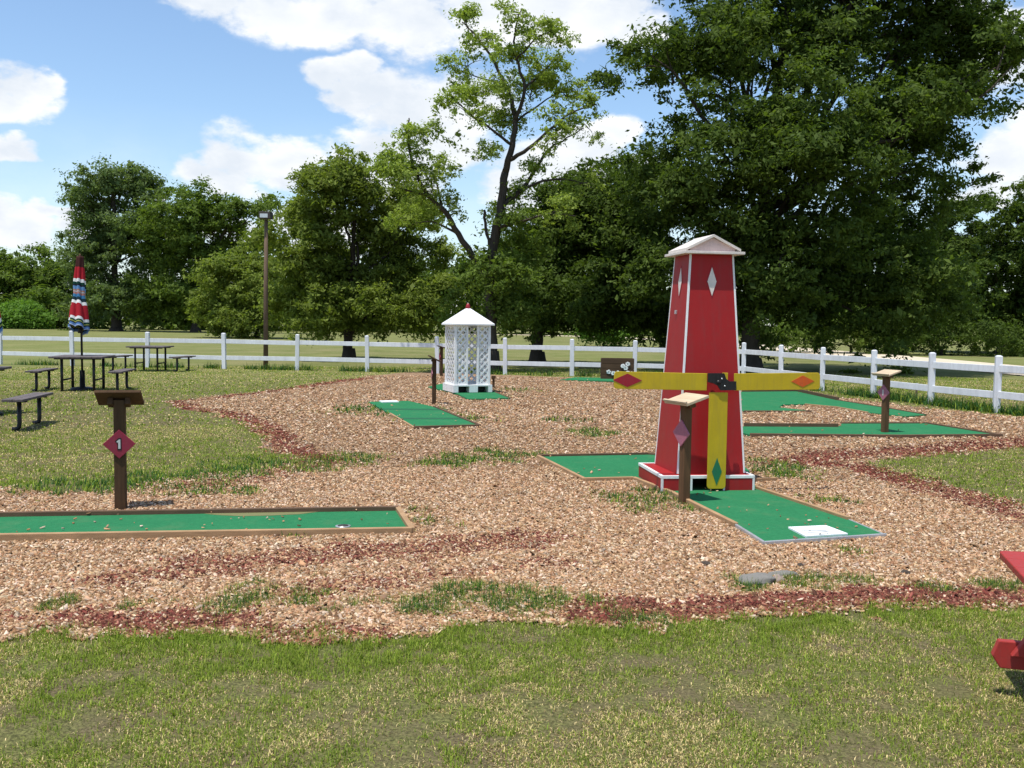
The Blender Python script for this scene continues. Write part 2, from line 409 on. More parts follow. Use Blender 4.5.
def build_chips():
    x1, y1 = fan(260000, 4.8, 30, 31); x2, y2 = fan(300000, 5, 11, 31)
    x = np.r_[x1, x2]; y = np.r_[y1, y2]
    g, m, t = masks(x, y); u = RNG.random(len(x)); bl = blocked(x, y); k = np.where(bl, RNG.random(len(x)) < .0022, u < np.maximum(g * (1 - .75 * t), m))
    x, y, g, m, bl = x[k], y[k], g[k], m[k], bl[k]; n = len(x)
    red = RNG.random(n) < m * .85
    tint = np.where(red[:, None], MULC[RNG.integers(0, len(MULC), n)], CHIPC[RNG.integers(0, len(CHIPC), n)])
    tint = tint * np.array((.83, .74, .665)) * RNG.uniform(.42, 1.3, (n, 1)) * RNG.uniform(.95, 1.05, (n, 3))
    dist = np.hypot(x, y); far = np.clip(dist / 11, 1, 1.6)
    l = np.exp(RNG.normal(-4.56, .36, n)) * np.where(red, 1.2, 1) * far; w = l * np.where(red, RNG.uniform(.14, .3, n), RNG.uniform(.2, .5, n)); h = RNG.uniform(.002, .006, n) * far
    th = RNG.uniform(0, 2 * np.pi, n); tilt = RNG.normal(0, .3, n); roll_ = RNG.normal(0, .35, n)
    ax = np.stack([np.cos(th) * np.cos(tilt), np.sin(th) * np.cos(tilt), np.sin(tilt)], 1)
    bx = np.stack([-np.sin(th) * np.cos(roll_), np.cos(th) * np.cos(roll_), np.sin(roll_)], 1)
    nz = np.cross(ax, bx)
    c = np.stack([x, y, np.where(bl, .03, relief(x, y)) + .004 + RNG.random(n) * .012 + np.abs(np.sin(tilt)) * l * .5], 1)
    sg = [(-1,-1,-1),(1,-1,-1),(1,1,-1),(-1,1,-1),(-1,-1,1),(1,-1,1),(1,1,1),(-1,1,1)]
    V = np.stack([c + ax * (s[0] * l)[:, None] * (1 if s[1] > 0 else .8) + bx * (s[1] * w)[:, None] + nz * (s[2] * h)[:, None] for s in sg], 1).reshape(-1, 3)
    f = np.array([(4,5,6,7),(0,1,5,4),(1,2,6,5),(2,3,7,6),(3,0,4,7)])
    F = (np.arange(n)[:, None, None] * 8 + f[None]).reshape(-1, 4)
    o = link_mesh('wood_chips', V, F, M['chip'], tint=np.repeat(tint, 8, 0)); o['kind'] = 'stuff'
    o['label'] = 'loose tan wood chips with red mulch along the lawn edges'
def shade_fringe():  # unmown grass along the fence; its deep green also paints the shadow strip there
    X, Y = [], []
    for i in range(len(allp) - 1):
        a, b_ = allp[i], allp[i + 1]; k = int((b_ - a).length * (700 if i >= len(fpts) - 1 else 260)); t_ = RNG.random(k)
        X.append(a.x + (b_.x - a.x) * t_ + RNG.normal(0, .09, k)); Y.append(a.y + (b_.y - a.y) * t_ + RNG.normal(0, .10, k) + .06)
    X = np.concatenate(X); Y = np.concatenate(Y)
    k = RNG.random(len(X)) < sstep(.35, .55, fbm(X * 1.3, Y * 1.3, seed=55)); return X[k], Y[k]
def build_grass():
    parts = []; FR = [0]
    for (n, d0, d1, hmin, hmax, w) in ((430000, 3.0, 7.2, .014, .042, .0019), (230000, 7.2, 16, .02, .045, .005), (150000, 16, 36, .025, .055, .012)):
        x, y = fan(n, d0, d1, 31, 2 if d0 < 4 else 2)
        g, m, t = masks(x, y)
        pat = fbm(x * 1.6, y * 1.6, seed=31); pat2 = fbm(x * .5, y * .5, seed=37); pf = fbm(x * 7, y * 7, seed=41, oct=2)
        dens = np.maximum((1 - g) * (1 - .8 * m) * (.58 + .42 * sstep(.30, .46, pat + (pf - .5) * .6)), t * .9)
        for bx_, by_, br_ in BARE: dens = dens * (1 - .85 * sstep(0, .6, 1 - np.hypot(x - bx_, (y - by_) * .8) / br_ + (pf - .5) * 1.6))
        dens = dens * (1 - .75 * sstep(.62, .72, fbm(x * 9, y * 9, seed=77, oct=2)))
        k = (RNG.random(n) < dens) & ~blocked(x, y)
        parts.append((x[k], y[k], g[k], t[k], pat[k], pat2[k], np.full(k.sum(), hmin), np.full(k.sum(), hmax), np.full(k.sum(), w), pf[k], m[k]))
    fx, fy = shade_fringe(); o1 = np.ones(len(fx)); parts.append((fx, fy, o1 * 0, o1, o1 * .5, o1 * .4, o1 * .05, o1 * .13, o1 * .009, o1 * .5, o1 * 0))
    x, y, g, t, pat, pat2, hmin, hmax, w, pf, m = [np.concatenate(c) for c in zip(*parts)]
    n = len(x)
    fz = FR[0]; edge = np.clip(np.maximum(t, sstep(.02, .3, g) + 0), 0, 1)
    # lush strip where the lawn meets the chips
    sd = np.abs(sdpoly(x, y, GRAVEL)); lush = np.clip(np.maximum(edge, 1 - sd / .55), 0, 1) * (y < 12)
    lush = np.maximum(lush * sstep(.3, .55, pf + .1), t)
    dry = np.clip(sstep(.40, .60, pat * .5 + pat2 * .5 + (pf - .5) * .5) * .9 + .20 + (1 - sstep(.30, .46, pat + (pf - .5) * .6)) * .55 - lush * .85 - .5 * sstep(.50, .62, fbm(x * 1.2, y * 1.2, seed=91)), 0, 1)
    u = RNG.random(n)
    green = np.array((.145, .225, .026)); green2 = np.array((.29, .345, .05)); deep = np.array((.05, .125, .03)); straw = np.array((.66, .53, .26)); brown = np.array((.24, .16, .08))
    tint = green + (green2 - green) * RNG.random((n, 1))
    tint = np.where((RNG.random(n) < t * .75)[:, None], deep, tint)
    isdry = u < dry * .74
    tint = np.where(isdry[:, None], np.where((RNG.random(n) < .3)[:, None], brown, straw), tint) * RNG.uniform(.6, 1.35, (n, 1))
    h = (hmin + (hmax - hmin) * RNG.random(n) ** 1.4) * (1 + .7 * lush + .5 * t) * np.where(isdry, .7, 1)
    th = RNG.uniform(0, 2 * np.pi, n); lean = np.where(isdry, RNG.uniform(.7, 1.55, n), RNG.uniform(.1, 1.3, n))
    dx, dy = np.cos(th), np.sin(th); px_, py_ = -dy, dx
    z0 = relief(x, y) - .004
    s1, c1 = np.sin(lean * .5), np.cos(lean * .5); s2, c2 = np.sin(lean * 1.5), np.cos(lean * 1.5)
    b = np.stack([x, y, z0], 1); side = np.stack([px_, py_, 0 * x], 1) * (w * RNG.uniform(.7, 1.3, n))[:, None]
    mid = b + np.stack([dx * s1, dy * s1, c1], 1) * (h * .55)[:, None]
    tip = mid + np.stack([dx * s2, dy * s2, c2], 1) * (h * .55)[:, None]
    V = np.stack([b - side, b + side, mid + side * .75, mid - side * .75, tip], 1).reshape(-1, 3)
    k = np.arange(n)[:, None] * 5
    q = np.concatenate([k + np.array([[0, 1, 2]]), k + np.array([[0, 2, 3]]), k + np.array([[3, 2, 4]])])
    o = link_mesh('grass', V, q, M['blade'], tint=np.repeat(tint, 5, 0)); o['kind'] = 'stuff'
    o['label'] = 'short mown grass, half green half straw coloured'

# ------------------------------------------------------------------ putting greens
def g2(px, py, z=.035): p = G(px, py, z); return (p.x, p.y)
def ccw(poly):
    a = sum(poly[i][0] * poly[(i+1) % len(poly)][1] - poly[(i+1) % len(poly)][0] * poly[i][1] for i in range(len(poly)))
    return poly if a > 0 else poly[::-1]
def board(mb, a, b, w, z0, z1):
    d = (Vector((b[0], b[1], 0)) - Vector((a[0], a[1], 0))); l = d.length; d.normalize(); n = Vector((-d.y, d.x, 0))
    Mx = Matrix(((d.x, n.x, 0, a[0]), (d.y, n.y, 0, a[1]), (0, 0, 1, 0), (0, 0, 0, 1)))
    mb.box((0, -w / 2, z0), (l, w / 2, z1), Mx)
def green(label, poly, edges, z=.03, cx=None):
    """poly: ground outline; edges: (point, point, material, width, height)"""
    poly = ccw(poly)
    c = (sum(p[0] for p in poly) / len(poly), sum(p[1] for p in poly) / len(poly))
    t = thing('putting_green', label, 'putting green', (c[0], c[1], 0))
    loc = lambda p: (p[0] - c[0], p[1] - c[1])
    MB().flat([loc(p) for p in poly], -.03, z).build('carpet', M['carpet'], t)
    for a, b, mt, w, h in edges:
        m_ = MB(); a_, b_ = loc(a), loc(b); board(m_, a_, b_, w, -.03, h)
        m_.build('edging_board', M[mt], t, bevel=.004)
    BLOCK.append(poly)
    return t, c

# hole 1, front left
q1, q2 = g2(412, 535, .0), g2(398, 506.5, .06)
n0 = np.array(q1); dirx = np.array(g2(0, 542, 0)) - n0; dirx /= np.linalg.norm(dirx)
f0 = np.array(q2); dirf = np.array(g2(0, 512.5, .06)) - f0; dirf /= np.linalg.norm(dirf)
A1 = tuple(n0); B1 = tuple(f0); C1 = tuple(f0 + dirf * 4.6); D1 = tuple(n0 + dirx * 4.6)
t, c = green('long green putting lane in a wooden frame in front of the number one post', [A1, B1, C1, D1],
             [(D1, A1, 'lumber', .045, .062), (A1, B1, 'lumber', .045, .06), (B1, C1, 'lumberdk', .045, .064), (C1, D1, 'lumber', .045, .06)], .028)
m_ = MB(); p = g2(343, 525.5); m_.tube([(p[0]-c[0], p[1]-c[1], .027), (p[0]-c[0], p[1]-c[1], .034)], .06, 24)
m_.build('cup_rim', M['metal'], t)
m_ = MB(); m_.tube([(p[0]-c[0], p[1]-c[1], .03), (p[0]-c[0], p[1]-c[1], .0375)], .042, 24); m_.build('cup', M['lamp'], t)
sd = [(195,512.6),(215,511.6),(260,511.2),(300,510.6),(320,511.6),(300,514.2),(270,515.6),(240,516.2),(215,514.8)]
MB().flat(ccw([tuple(np.array(g2(a, b, .029)) - np.array(c)) for a, b in sd]), .027, .0305).build('sand_drift', M['drift'], t)

# windmill lane: one outline, left wing, behind the mill and the chute in front
W = [g2(585, 479.5), g2(634, 478.5), g2(672, 493), g2(736, 525), g2(764, 542.5), g2(886, 534.5), g2(849, 519), g2(757, 488), g2(752, 479), g2(749, 470), g2(736, 459), g2(648, 454), g2(538, 456)]
t, c = green('green putting lane passing under the red windmill, white board at its near end', W,
             [(W[0], W[1], 'lumber', .04, .055), (W[1], W[2], 'lumber', .04, .055), (W[2], W[3], 'lumber', .04, .055),
              (W[3], W[4], 'metal', .022, .045), (W[4], W[5], 'metal', .022, .045), (W[6], W[5], 'metal', .012, .036), (W[7], W[6], 'lumber', .04, .055),
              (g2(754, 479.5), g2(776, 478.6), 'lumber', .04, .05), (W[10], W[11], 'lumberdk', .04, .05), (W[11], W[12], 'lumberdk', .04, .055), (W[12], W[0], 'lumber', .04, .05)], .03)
pad = [g2(806, 537.2), g2(848, 534.6), g2(826, 526.3), g2(788, 528)]
MB().flat(ccw([(p[0]-c[0], p[1]-c[1]) for p in pad]), .028, .046).build('tee_board', M['whitemat'], t, bevel=.003)
m_ = MB()
for a, b, ln, an in ((812, 532.6, .05, .3), (818, 530.9, .09, .1), (826, 531.6, .06, -.4), (820, 533.8, .05, 1.2), (823, 534.2, .04, .5), (806, 530.4, .05, .2), (828, 533.4, .03, .9)):
    q_ = np.array(g2(a, b, .046)) - np.array(c); dx_, dy_ = math.cos(an) * ln * .8, math.sin(an) * ln * .8
    m_.flat(ccw([(q_[0]-dx_-dy_*.15, q_[1]-dy_+dx_*.15), (q_[0]+dx_-dy_*.15, q_[1]+dy_+dx_*.15), (q_[0]+dx_+dy_*.15, q_[1]+dy_-dx_*.15), (q_[0]-dx_+dy_*.15, q_[1]-dy_-dx_*.15)]), .045, .0475)
m_.build('faded_marking', M['mark'], t)

# lane in front of the sign post left of the gazebo
Q = [g2(414, 427), g2(480, 425.3), g2(434, 406.5), g2(408, 400.5), g2(368, 401.5), g2(390, 413)]
t, c = green('short green putting lane with a small white mat, left of the gazebo', Q,
             [(Q[0], Q[1], 'lumberdk', .04, .05), (Q[1], Q[2], 'lumberdk', .04, .05), (Q[5], Q[0], 'lumber', .035, .04)], .03)
pad = [g2(382, 402.6), g2(399, 402.2), g2(396, 400.8), g2(379, 401.2)]
MB().flat(ccw([(p[0]-c[0], p[1]-c[1]) for p in pad]), .028, .05).build('tee_mat', M['whitemat'], t)
for sp in ([(379,408.3),(445,409),(448,410.2),(381,409.6)], [(396,417.6),(464,418),(467,419.2),(399,419.1)]):
    MB().flat(ccw([tuple(np.array(g2(a, b, .031)) - np.array(c)) for a, b in sp]), .028, .0325).build('carpet_seam', M['seam'], t)

Q = [g2(468, 398.6), g2(510, 397.8), g2(492, 390.5), g2(470, 386), g2(441, 383.5), g2(428, 386.5), g2(456, 393)]
green('small green carpet lane lying under the white lattice gazebo', Q, [(Q[1], Q[2], 'lumberdk', .04, .04)], .03)

# two greens by the right-hand fence
Q = [g2(742, 391.5), g2(797, 391), g2(838, 400), g2(882, 407), g2(926, 414.5), g2(905, 416), g2(868, 412), g2(836, 406.6), g2(805, 403.8), g2(783, 404.2),
     g2(779, 407.0), g2(812, 410.6), g2(780, 411), g2(744, 411), g2(722, 402)]
green('large kidney shaped green putting carpet nearest the white fence, curving round gravel', Q,
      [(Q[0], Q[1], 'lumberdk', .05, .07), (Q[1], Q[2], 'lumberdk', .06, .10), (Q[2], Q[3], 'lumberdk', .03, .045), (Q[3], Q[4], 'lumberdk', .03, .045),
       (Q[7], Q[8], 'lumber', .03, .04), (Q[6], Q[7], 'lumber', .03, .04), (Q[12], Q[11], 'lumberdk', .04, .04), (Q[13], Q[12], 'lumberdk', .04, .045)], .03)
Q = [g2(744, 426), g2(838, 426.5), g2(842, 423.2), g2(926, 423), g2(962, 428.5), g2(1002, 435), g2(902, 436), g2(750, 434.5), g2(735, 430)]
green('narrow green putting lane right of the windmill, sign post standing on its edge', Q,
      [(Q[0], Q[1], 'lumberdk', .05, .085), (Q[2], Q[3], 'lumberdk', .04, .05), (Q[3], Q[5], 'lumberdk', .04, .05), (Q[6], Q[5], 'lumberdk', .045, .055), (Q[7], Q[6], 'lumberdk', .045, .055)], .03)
Q = [g2(560, 379.5), g2(640, 381.5), g2(640, 378.2), g2(575, 377)]
green('thin strip of green carpet in front of the dark flower box', Q, [], .03)

# ------------------------------------------------------------------ windmill
WMX, WMY, WMA = 1.885, 10.0, math.atan2(.122, .993)
wm = thing('windmill', 'red wooden windmill obstacle with yellow blades and a white roof', 'windmill', (WMX, WMY, .02), WMA)
def wbox(name, boxes, mat, parent=wm, bevel=.004):
    b = MB()
    for lo, hi in boxes: b.box(lo, hi)
    return b.build(name, M[mat], parent, bevel=bevel)
PH = .155
base = wbox('base', [((-.47, -.45, 0), (-.16, .45, PH)), ((.15, -.45, 0), (.47, .45, PH)), ((-.16, -.447, .128), (.15, .45, PH)), ((-.16, .05, 0), (.15, .45, .128))], 'red')
wbox('tunnel', [((-.16, .02, 0), (.15, .048, .128)), ((-.158, -.43, .001), (-.152, .02, .127)), ((.142, -.43, .001), (.148, .02, .127))], 'black', base, 0)
e = .004; tw = .026
wbox('base_trim', [((-.47-e, -.45-e, PH-.026), (.47+e, -.45+tw, PH+e)), ((-.47-e, -.45+tw, PH-.026), (-.47+tw, .45+e, PH+e)), ((.47-tw, -.45+tw, PH-.026), (.47+e, .45+e, PH+e)),
     ((-.47+tw, .45-tw, PH-.026), (.47-tw, .45+e, PH+e)),
     ((-.47-e, -.45-e, 0), (-.47+.018, -.45+.018, PH-.028)), ((.47-.018, -.45-e, 0), (.47+e, -.45+.018, PH-.028)),
     ((-.185, -.45-e, 0), (-.16, -.43, PH-.028)), ((.15, -.45-e, 0), (.172, -.43, PH-.028))], 'white', base, .002)
Z0, Z1, H0, H1 = PH, 2.335, .352, .225
oy = .01
def tw_at(z): return H0 + (H1 - H0) * (z - Z0) / (Z1 - Z0)
tb = MB().hexa([(-H0, -H0+oy, Z0), (H0, -H0+oy, Z0), (H0, H0+oy, Z0), (-H0, H0+oy, Z0)], [(-H1, -H1+oy, Z1), (H1, -H1+oy, Z1), (H1, H1+oy, Z1), (-H1, H1+oy, Z1)])
tower = tb.build('tower', M['red'], wm); tower.location = (.052, .015, 0); tower.rotation_euler = (0, 0, R(3))
for sx in (-1, 1):
    for sy in (-1, 1):
        w2 = .014
        def q(h, z): 
            x0, x1 = sorted((sx * (h + .004), sx * (h - w2))); y0, y1 = sorted((sy * (h + .004) + oy, sy * (h - w2) + oy))
            return [(x0, y0, z), (x1, y0, z), (x1, y1, z), (x0, y1, z)]
        MB().hexa(q(H0, Z0 + .006), q(H1, Z1 - .001)).build('corner_trim', M['white'], tower)
# diamond windows: a white diamond on a dark rim, lying on the leaning faces
slope = math.atan((H0 - H1) / (Z1 - Z0))
def on_face(side, x, z):
    """matrix of a face point: local x along the face, local z up it, -y outwards"""
    h = tw_at(z); Ry = Matrix.Rotation({'front': 0, 'left': -math.pi / 2}[side], 4, 'Z')
    return Matrix.Translation((0, oy, 0)) @ Ry @ Matrix.Translation((x, -h, z)) @ Matrix.Rotation(-slope, 4, 'X')
def diamond(w, h): return [(-w / 2, 0), (0, -h / 2), (w / 2, 0), (0, h / 2)]
for side in ('front', 'left'):
    w = MB().prism(diamond(.094, .285), (-.006, .004), on_face(side, .0, 2.065)).build('diamond_window', M['cream'], tower)
    MB().prism(diamond(.118, .33), (-.003, .004), on_face(side, .0, 2.065)).build('window_rim', M['dred'], w)
MB().box((-.012, -.02, -.02), (.012, .004, .02), on_face('left', -.04, 1.76)).build('latch', M['metal'], tower, bevel=.003)
s1 = .312
slab = MB().box((-s1, -s1+oy, Z1), (s1, s1+oy, Z1+.026)).build('roof_slab', M['cream'], wm, bevel=.003)
gw = .235; ze = Z1 + .06; zr = Z1 + .182
gb = MB(); gb.prism([(-gw, Z1+.024), (gw, Z1+.024), (gw, ze), (0, zr - .02), (-gw, ze)], (-gw + oy, gw + oy)); gab = gb.build('gable', M['pink'], wm)
rf = MB()
for sx in (-1, 1):
    a = [(sx * .285, ze - .028), (0, zr - .012), (0, zr + .014), (sx * .285, ze - .004)]
    if sx < 0: a = a[::-1]
    rf.prism(a[::-1] if sx > 0 else a[::-1], (-.268 + oy, .268 + oy))
roof_ = rf.build('roof', M['cream'], wm)
for o_ in (slab, gab, roof_): o_.location = (.055, .015, 0); o_.rotation_euler = (0, 0, R(3))
# blades
HX, HZ, BY = .055, 1.08, -.505
def rbar(x0, x1, h, r, round_a, round_b):
    pts = []
    def arc(cx, cz, a0, a1): 
        for i in range(6):
            t_ = a0 + (a1 - a0) * i / 5; pts.append((cx + r * math.cos(t_), cz + r * math.sin(t_)))
    if round_b: arc(x1 - r, -h + r, -math.pi/2, 0); arc(x1 - r, h - r, 0, math.pi/2)
    else: pts.extend([(x1, -h), (x1, h)])
    if round_a: arc(x0 + r, h - r, math.pi/2, math.pi); arc(x0 + r, -h + r, math.pi, 1.5*math.pi)
    else: pts.extend([(x0, h), (x0, -h)])
    return pts
TILT = R(.9)
def blade(ang, x0, x1, h, off, dm, dx, dw, dh, mat_d):
    Mx = Matrix.Translation((HX, BY, HZ)) @ Matrix.Rotation(ang, 4, 'Y') @ Matrix.Translation((0, 0, off))
    b = MB().prism(rbar(x0, x1, h, .03, False, True), (0, .018), Mx).build('blade', M['yellow'], wm, bevel=.003)
    MB().prism([(dx - dw/2, 0), (dx, -dh/2), (dx + dw/2, 0), (dx, dh/2)], (-.0035, .004), Mx).build('diamond', M[mat_d], b)
    return b
blade(math.pi + TILT, .11, 1.03, .083, 0, None, .90, .29, .13, 'dred')
blade(TILT - R(1.8), .165, 1.04, .083, .0, None, .86, .235, .115, 'dorange')
blade(math.pi / 2, .10, 1.045, .093, 0.01, None, .875, .27, .10, 'dgreen')
# black S-shaped hub board and the stump of the missing top blade
s_ = .0684 * .00997
hp = [(165,290),(230,295),(310,340),(355,405),(580,400),(580,275),(480,275),(430,240),(400,160),(165,160)]
hub = MB().prism([((x - 350) * s_ + .02, -(y - 290) * s_) for x, y in hp], (-.022, -.002), Matrix.Translation((HX, BY, HZ))).build('hub', M['black'], wm)
MB().tube([(HX, BY - .03, HZ), (HX, -.30, HZ)], .022, 12).build('axle', M['steel'], wm)
MB().box((.045, .002, .0), (.10, .018, .092), Matrix.Translation((HX, BY, HZ))).build('blade_stump', M['yellow'], wm, bevel=.003)
for x, z in ((.03, .035), (.06, -.035)):
    MB().tube([(HX + x, BY - .03, HZ + z), (HX + x, BY - .02, HZ + z)], .008, 10).build('bolt', M['metal'], hub)
BLOCK.append([tuple((wm.matrix_basis @ Vector(p))[:2]) for p in ((-.47, -.45, 0), (.47, -.45, 0), (.47, .45, 0), (-.47, .45, 0))])

# ------------------------------------------------------------------ sign posts
def sign_post(label, p, yaw, h=1.0, w=.085, high_front=True, postmat='post', shelfmat='shelf', numeral=None, signmat='sign', dz=.66, pitch_=17):
    t = thing('sign_post', label, 'sign post', (p[0], p[1], 0), yaw, 'hole number posts of the course')
    MB().box((-w/2, -w/2, -.05), (w/2, w/2, h - .045)).build('post', M[postmat], t, bevel=.006)
    s = -1 if high_front else 1
    tilt = Matrix.Translation((0, 0, h - .03)) @ Matrix.Rotation(R(pitch_) * s, 4, 'X')
    b = MB().box((-.185, -.125, -.012), (.185, .125, .014), tilt).build('shelf', M[shelfmat], t, bevel=.004)
    lip = MB(); yy = .125 if high_front else -.125
    lip.box((-.185, yy - .012, .0145), (.185, yy + .012, .032), tilt); lip.build('lip', M[shelfmat], b, bevel=.002)
    for sx in (-1, 1):
        x0, x1 = sorted((sx * (w/2 + .001), sx * (w/2 + .045)))
        MB().box((x0, -w*.4, -.075), (x1, w*.4, -.013), tilt).build('bracket', M[postmat], t, bevel=.004)
    dmd = MB().prism([(-.133, 0), (0, -.125), (.133, 0), (0, .125)], (-w/2 - .014, -w/2 - .001), Matrix.Translation((0, 0, h * dz))).build('number_plate', M[signmat], t, bevel=.003)
    if numeral == '1':
        one = [(-.008, -.045), (.013, -.045), (.013, .047), (-.001, .047), (-.025, .027), (-.018, .015), (-.008, .022)]
        dk = [(-.014, -.051), (.019, -.051), (.019, .053), (-.004, .053), (-.033, .028), (-.02, .008), (-.014, .012)]
        MB().prism(dk, (-w/2 - .0165, -w/2 - .0142), Matrix.Translation((0, 0, h * dz))).build('numeral_outline', M['black'], dmd)
        one = [(a_ * .82, b_ * .86) for a_, b_ in one]
        MB().prism(one, (-w/2 - .0185, -w/2 - .0167), Matrix.Translation((0, 0, h * dz))).build('numeral', M['letter'], dmd)
    elif numeral:
        MB().box((-.011, -w/2 - .0165, h*dz - .045), (.011, -w/2 - .0142, h*dz + .045)).build('numeral', M['letter'], dmd)
    return t
sign_post('dark brown post with a maroon diamond reading 1', (G(121, 510).x, G(121, 510).y), R(14), 1.0, .092, True, 'post', 'post', '1', 'sign', .578, 30)
sign_post('brown post with faded diamond and pale shelf right in front of the windmill', (G(684, 504).x, G(684, 504).y), R(-66), 1.0, .08, False, 'postwarm', 'shelf', None, 'signfade')
sign_post('thin dark post beside the short lane with a white mat', (G(434, 404.5).x, G(434, 404.5).y), R(-80), .95, .08, True, 'post', 'post', None, 'signfade', .66, 27)
sign_post('brown post with pale shelf on the narrow lane near the right fence', (G(884.5, 434).x, G(884.5, 434).y), R(-70), .98, .085, False, 'postwarm', 'shelf', 'mark', 'signfade')
sign_post('dark post seen just left of the lattice gazebo, close to the rear fence', (-2.17, 30.0), R(-75), .92, .085, True, 'post', 'post', None, 'sign')

# ------------------------------------------------------------------ lattice gazebo
gz = thing('lattice_gazebo', 'small white lattice gazebo obstacle with a pyramid roof', 'gazebo', (-1.055, 23.05, .035), R(19))
gz.scale = (.94, .94, .97)
S = .43; BH = .18; TH = 1.60
pl = MB()
for lo, hi in (((-.5, -.5, BH-.035), (.5, .5, BH)), ((-.5, -.5, 0), (-.37, .5, BH-.035)), ((.4, -.5, 0), (.5, .5, BH-.035)), ((-.09, -.5, 0), (.13, .5, BH-.035)), ((-.37, .3, 0), (-.09, .5, BH-.035)), ((.13, .3, 0), (.4, .5, BH-.035))):
    pl.box(lo, hi)
pl.build('base', M['white'], gz, bevel=.004)
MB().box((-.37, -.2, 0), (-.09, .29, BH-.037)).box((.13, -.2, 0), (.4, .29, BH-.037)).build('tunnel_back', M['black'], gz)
for x, y in ((-S, -S), (S, -S), (S, S), (-S, S)):
    MB().box((x-.03, y-.03, BH), (x+.03, y+.03, TH)).build('corner_post', M['white'], gz, bevel=.004)
for x in (-.14, .14):
    MB().box((x-.025, -S-.025, BH), (x+.025, -S+.025, TH)).build('door_post', M['white'], gz, bevel=.004)
def lattice(x0, x1, Mx, name='lattice_panel', parent=gz):
    """crossed diagonal slats clipped to a panel, inside a thin frame"""
    mb = MB(); z0, z1 = BH + .02, TH - .02; pitch_ = .115; sw = .020
    for sgn, yo in ((1, -.006), (-1, .003)):
        k = -30
        while k < 40:
            c0 = k * pitch_ * 1.414
            # line z = z0 + c0 + sgn*(x-x0)
            xs = [x0, x1]
            zz = [z0 + c0 + sgn * (x - x0) for x in xs]
            lo_, hi_ = 0.0, 1.0
            dz_ = zz[1] - zz[0]
            ta, tb_ = sorted(((z0 - zz[0]) / dz_, (z1 - zz[0]) / dz_)); lo_, hi_ = max(lo_, ta), min(hi_, tb_)
            if hi_ - lo_ > .06:
                pa = Vector((x0 + (x1-x0)*lo_, 0, zz[0] + dz_*lo_)); pb = Vector((x0 + (x1-x0)*hi_, 0, zz[0] + dz_*hi_))
                d_ = (pb - pa).normalized(); nn = Vector((-d_.z, 0, d_.x)) * sw
                v = [pa - nn, pb - nn, pb + nn, pa + nn]
                mb.add([Mx @ (p + Vector((0, yo, 0))) for p in v] + [Mx @ (p + Vector((0, yo + .007, 0))) for p in v], [(3,2,1,0),(4,5,6,7),(0,1,5,4),(1,2,6,5),(2,3,7,6),(3,0,4,7)])
            k += 1
    for z in (z0 - .02, z1 - .02): mb.box((x0, -.012, z), (x1, .012, z + .04), Mx)
    return mb.build(name, M['white'], parent)
lattice(-S+.03, -.165, Matrix.Translation((0, -S, 0))); lattice(.165, S-.03, Matrix.Translation((0, -S, 0)))
lattice(-S+.03, S-.03, Matrix.Translation((-S, 0, 0)) @ Matrix.Rotation(-math.pi/2, 4, 'Z'))
lattice(-S+.03, S-.03, Matrix.Translation((S, 0, 0)) @ Matrix.Rotation(math.pi/2, 4, 'Z'))
lattice(-S+.03, S-.03, Matrix.Translation((0, S, 0)) @ Matrix.Rotation(math.pi, 4, 'Z'))
RO = .535
rb = MB(); rb.box((-RO, -RO, TH), (RO, RO, TH + .035))
rb.add([(-RO, -RO, TH+.035), (RO, -RO, TH+.035), (RO, RO, TH+.035), (-RO, RO, TH+.035), (0, 0, TH + .44)], [(0,1,4),(1,2,4),(2,3,4),(3,0,4)])
rb.build('roof', M['white'], gz)
MB().tube([(0, 0, TH+.40), (0, 0, TH+.44), (0, 0, TH+.48), (0, 0, TH+.52)], [.06, .06, .045, .03], 10).build('finial', M['dred'], gz)
BLOCK.append([tuple((gz.matrix_basis @ Vector(p))[:2]) for p in ((-.5, -.5, 0), (.5, -.5, 0), (.5, .5, 0), (-.5, .5, 0))])
# little stake beside it
p = G(493.5, 388); t = thing('stake', 'short dark stake with a flat cap at the right foot of the gazebo', 'stake', (p.x, p.y, 0))
MB().box((-.03, -.03, -.05), (.03, .03, .24)).build('post', M['post'], t, bevel=.004); MB().box((-.055, -.05, .24), (.055, .05, .31)).build('cap', M['post'], t, bevel=.004)

# ------------------------------------------------------------------ flower box
fb = thing('flower_box', 'dark brown wooden box with white flowers in front of the fence', 'planter', (G(617, 379.5).x, G(617, 379.5).y, 0), R(-4))
b = MB()
for i in range(4): b.box((-.49, -.25, .005 + i*.16), (.49, -.215, .155 + i*.16)); b.box((-.49, .215, .005 + i*.16), (.49, .25, .155 + i*.16)); b.box((-.49, -.214, .005+i*.16), (-.455, .214, .155+i*.16)); b.box((.455, -.214, .005+i*.16), (.49, .214, .155+i*.16))
b.box((-.453, -.213, .1), (.453, .213, .5)); b.build('box', M['boxwood'], fb, bevel=.005)
random.seed(3)
for fx, fz, n_ in ((.16, .42, 5), (.30, .48, 4), (.24, .36, 4), (-.26, .24, 3), (-.12, .20, 4), (.02, .22, 2), (.30, .22, 5), (.40, .20, 3)):
    m_ = MB()
    for k in range(n_ + 2):
        a = k * 2 * math.pi / (n_ + 2) + fx * 9; r_ = .055
        c_ = Vector((fx + r_ * math.cos(a) * .75, -.262, fz + r_ * math.sin(a) * .75))
        pts = [(c_.x + .034 * math.cos(t_), c_.z + .024 * math.sin(t_)) for t_ in [i * math.pi / 4 for i in range(8)]]
        m_.prism(pts, (-.268 - .003 * k, -.2515))
    m_.build('flower', M['white'], fb)

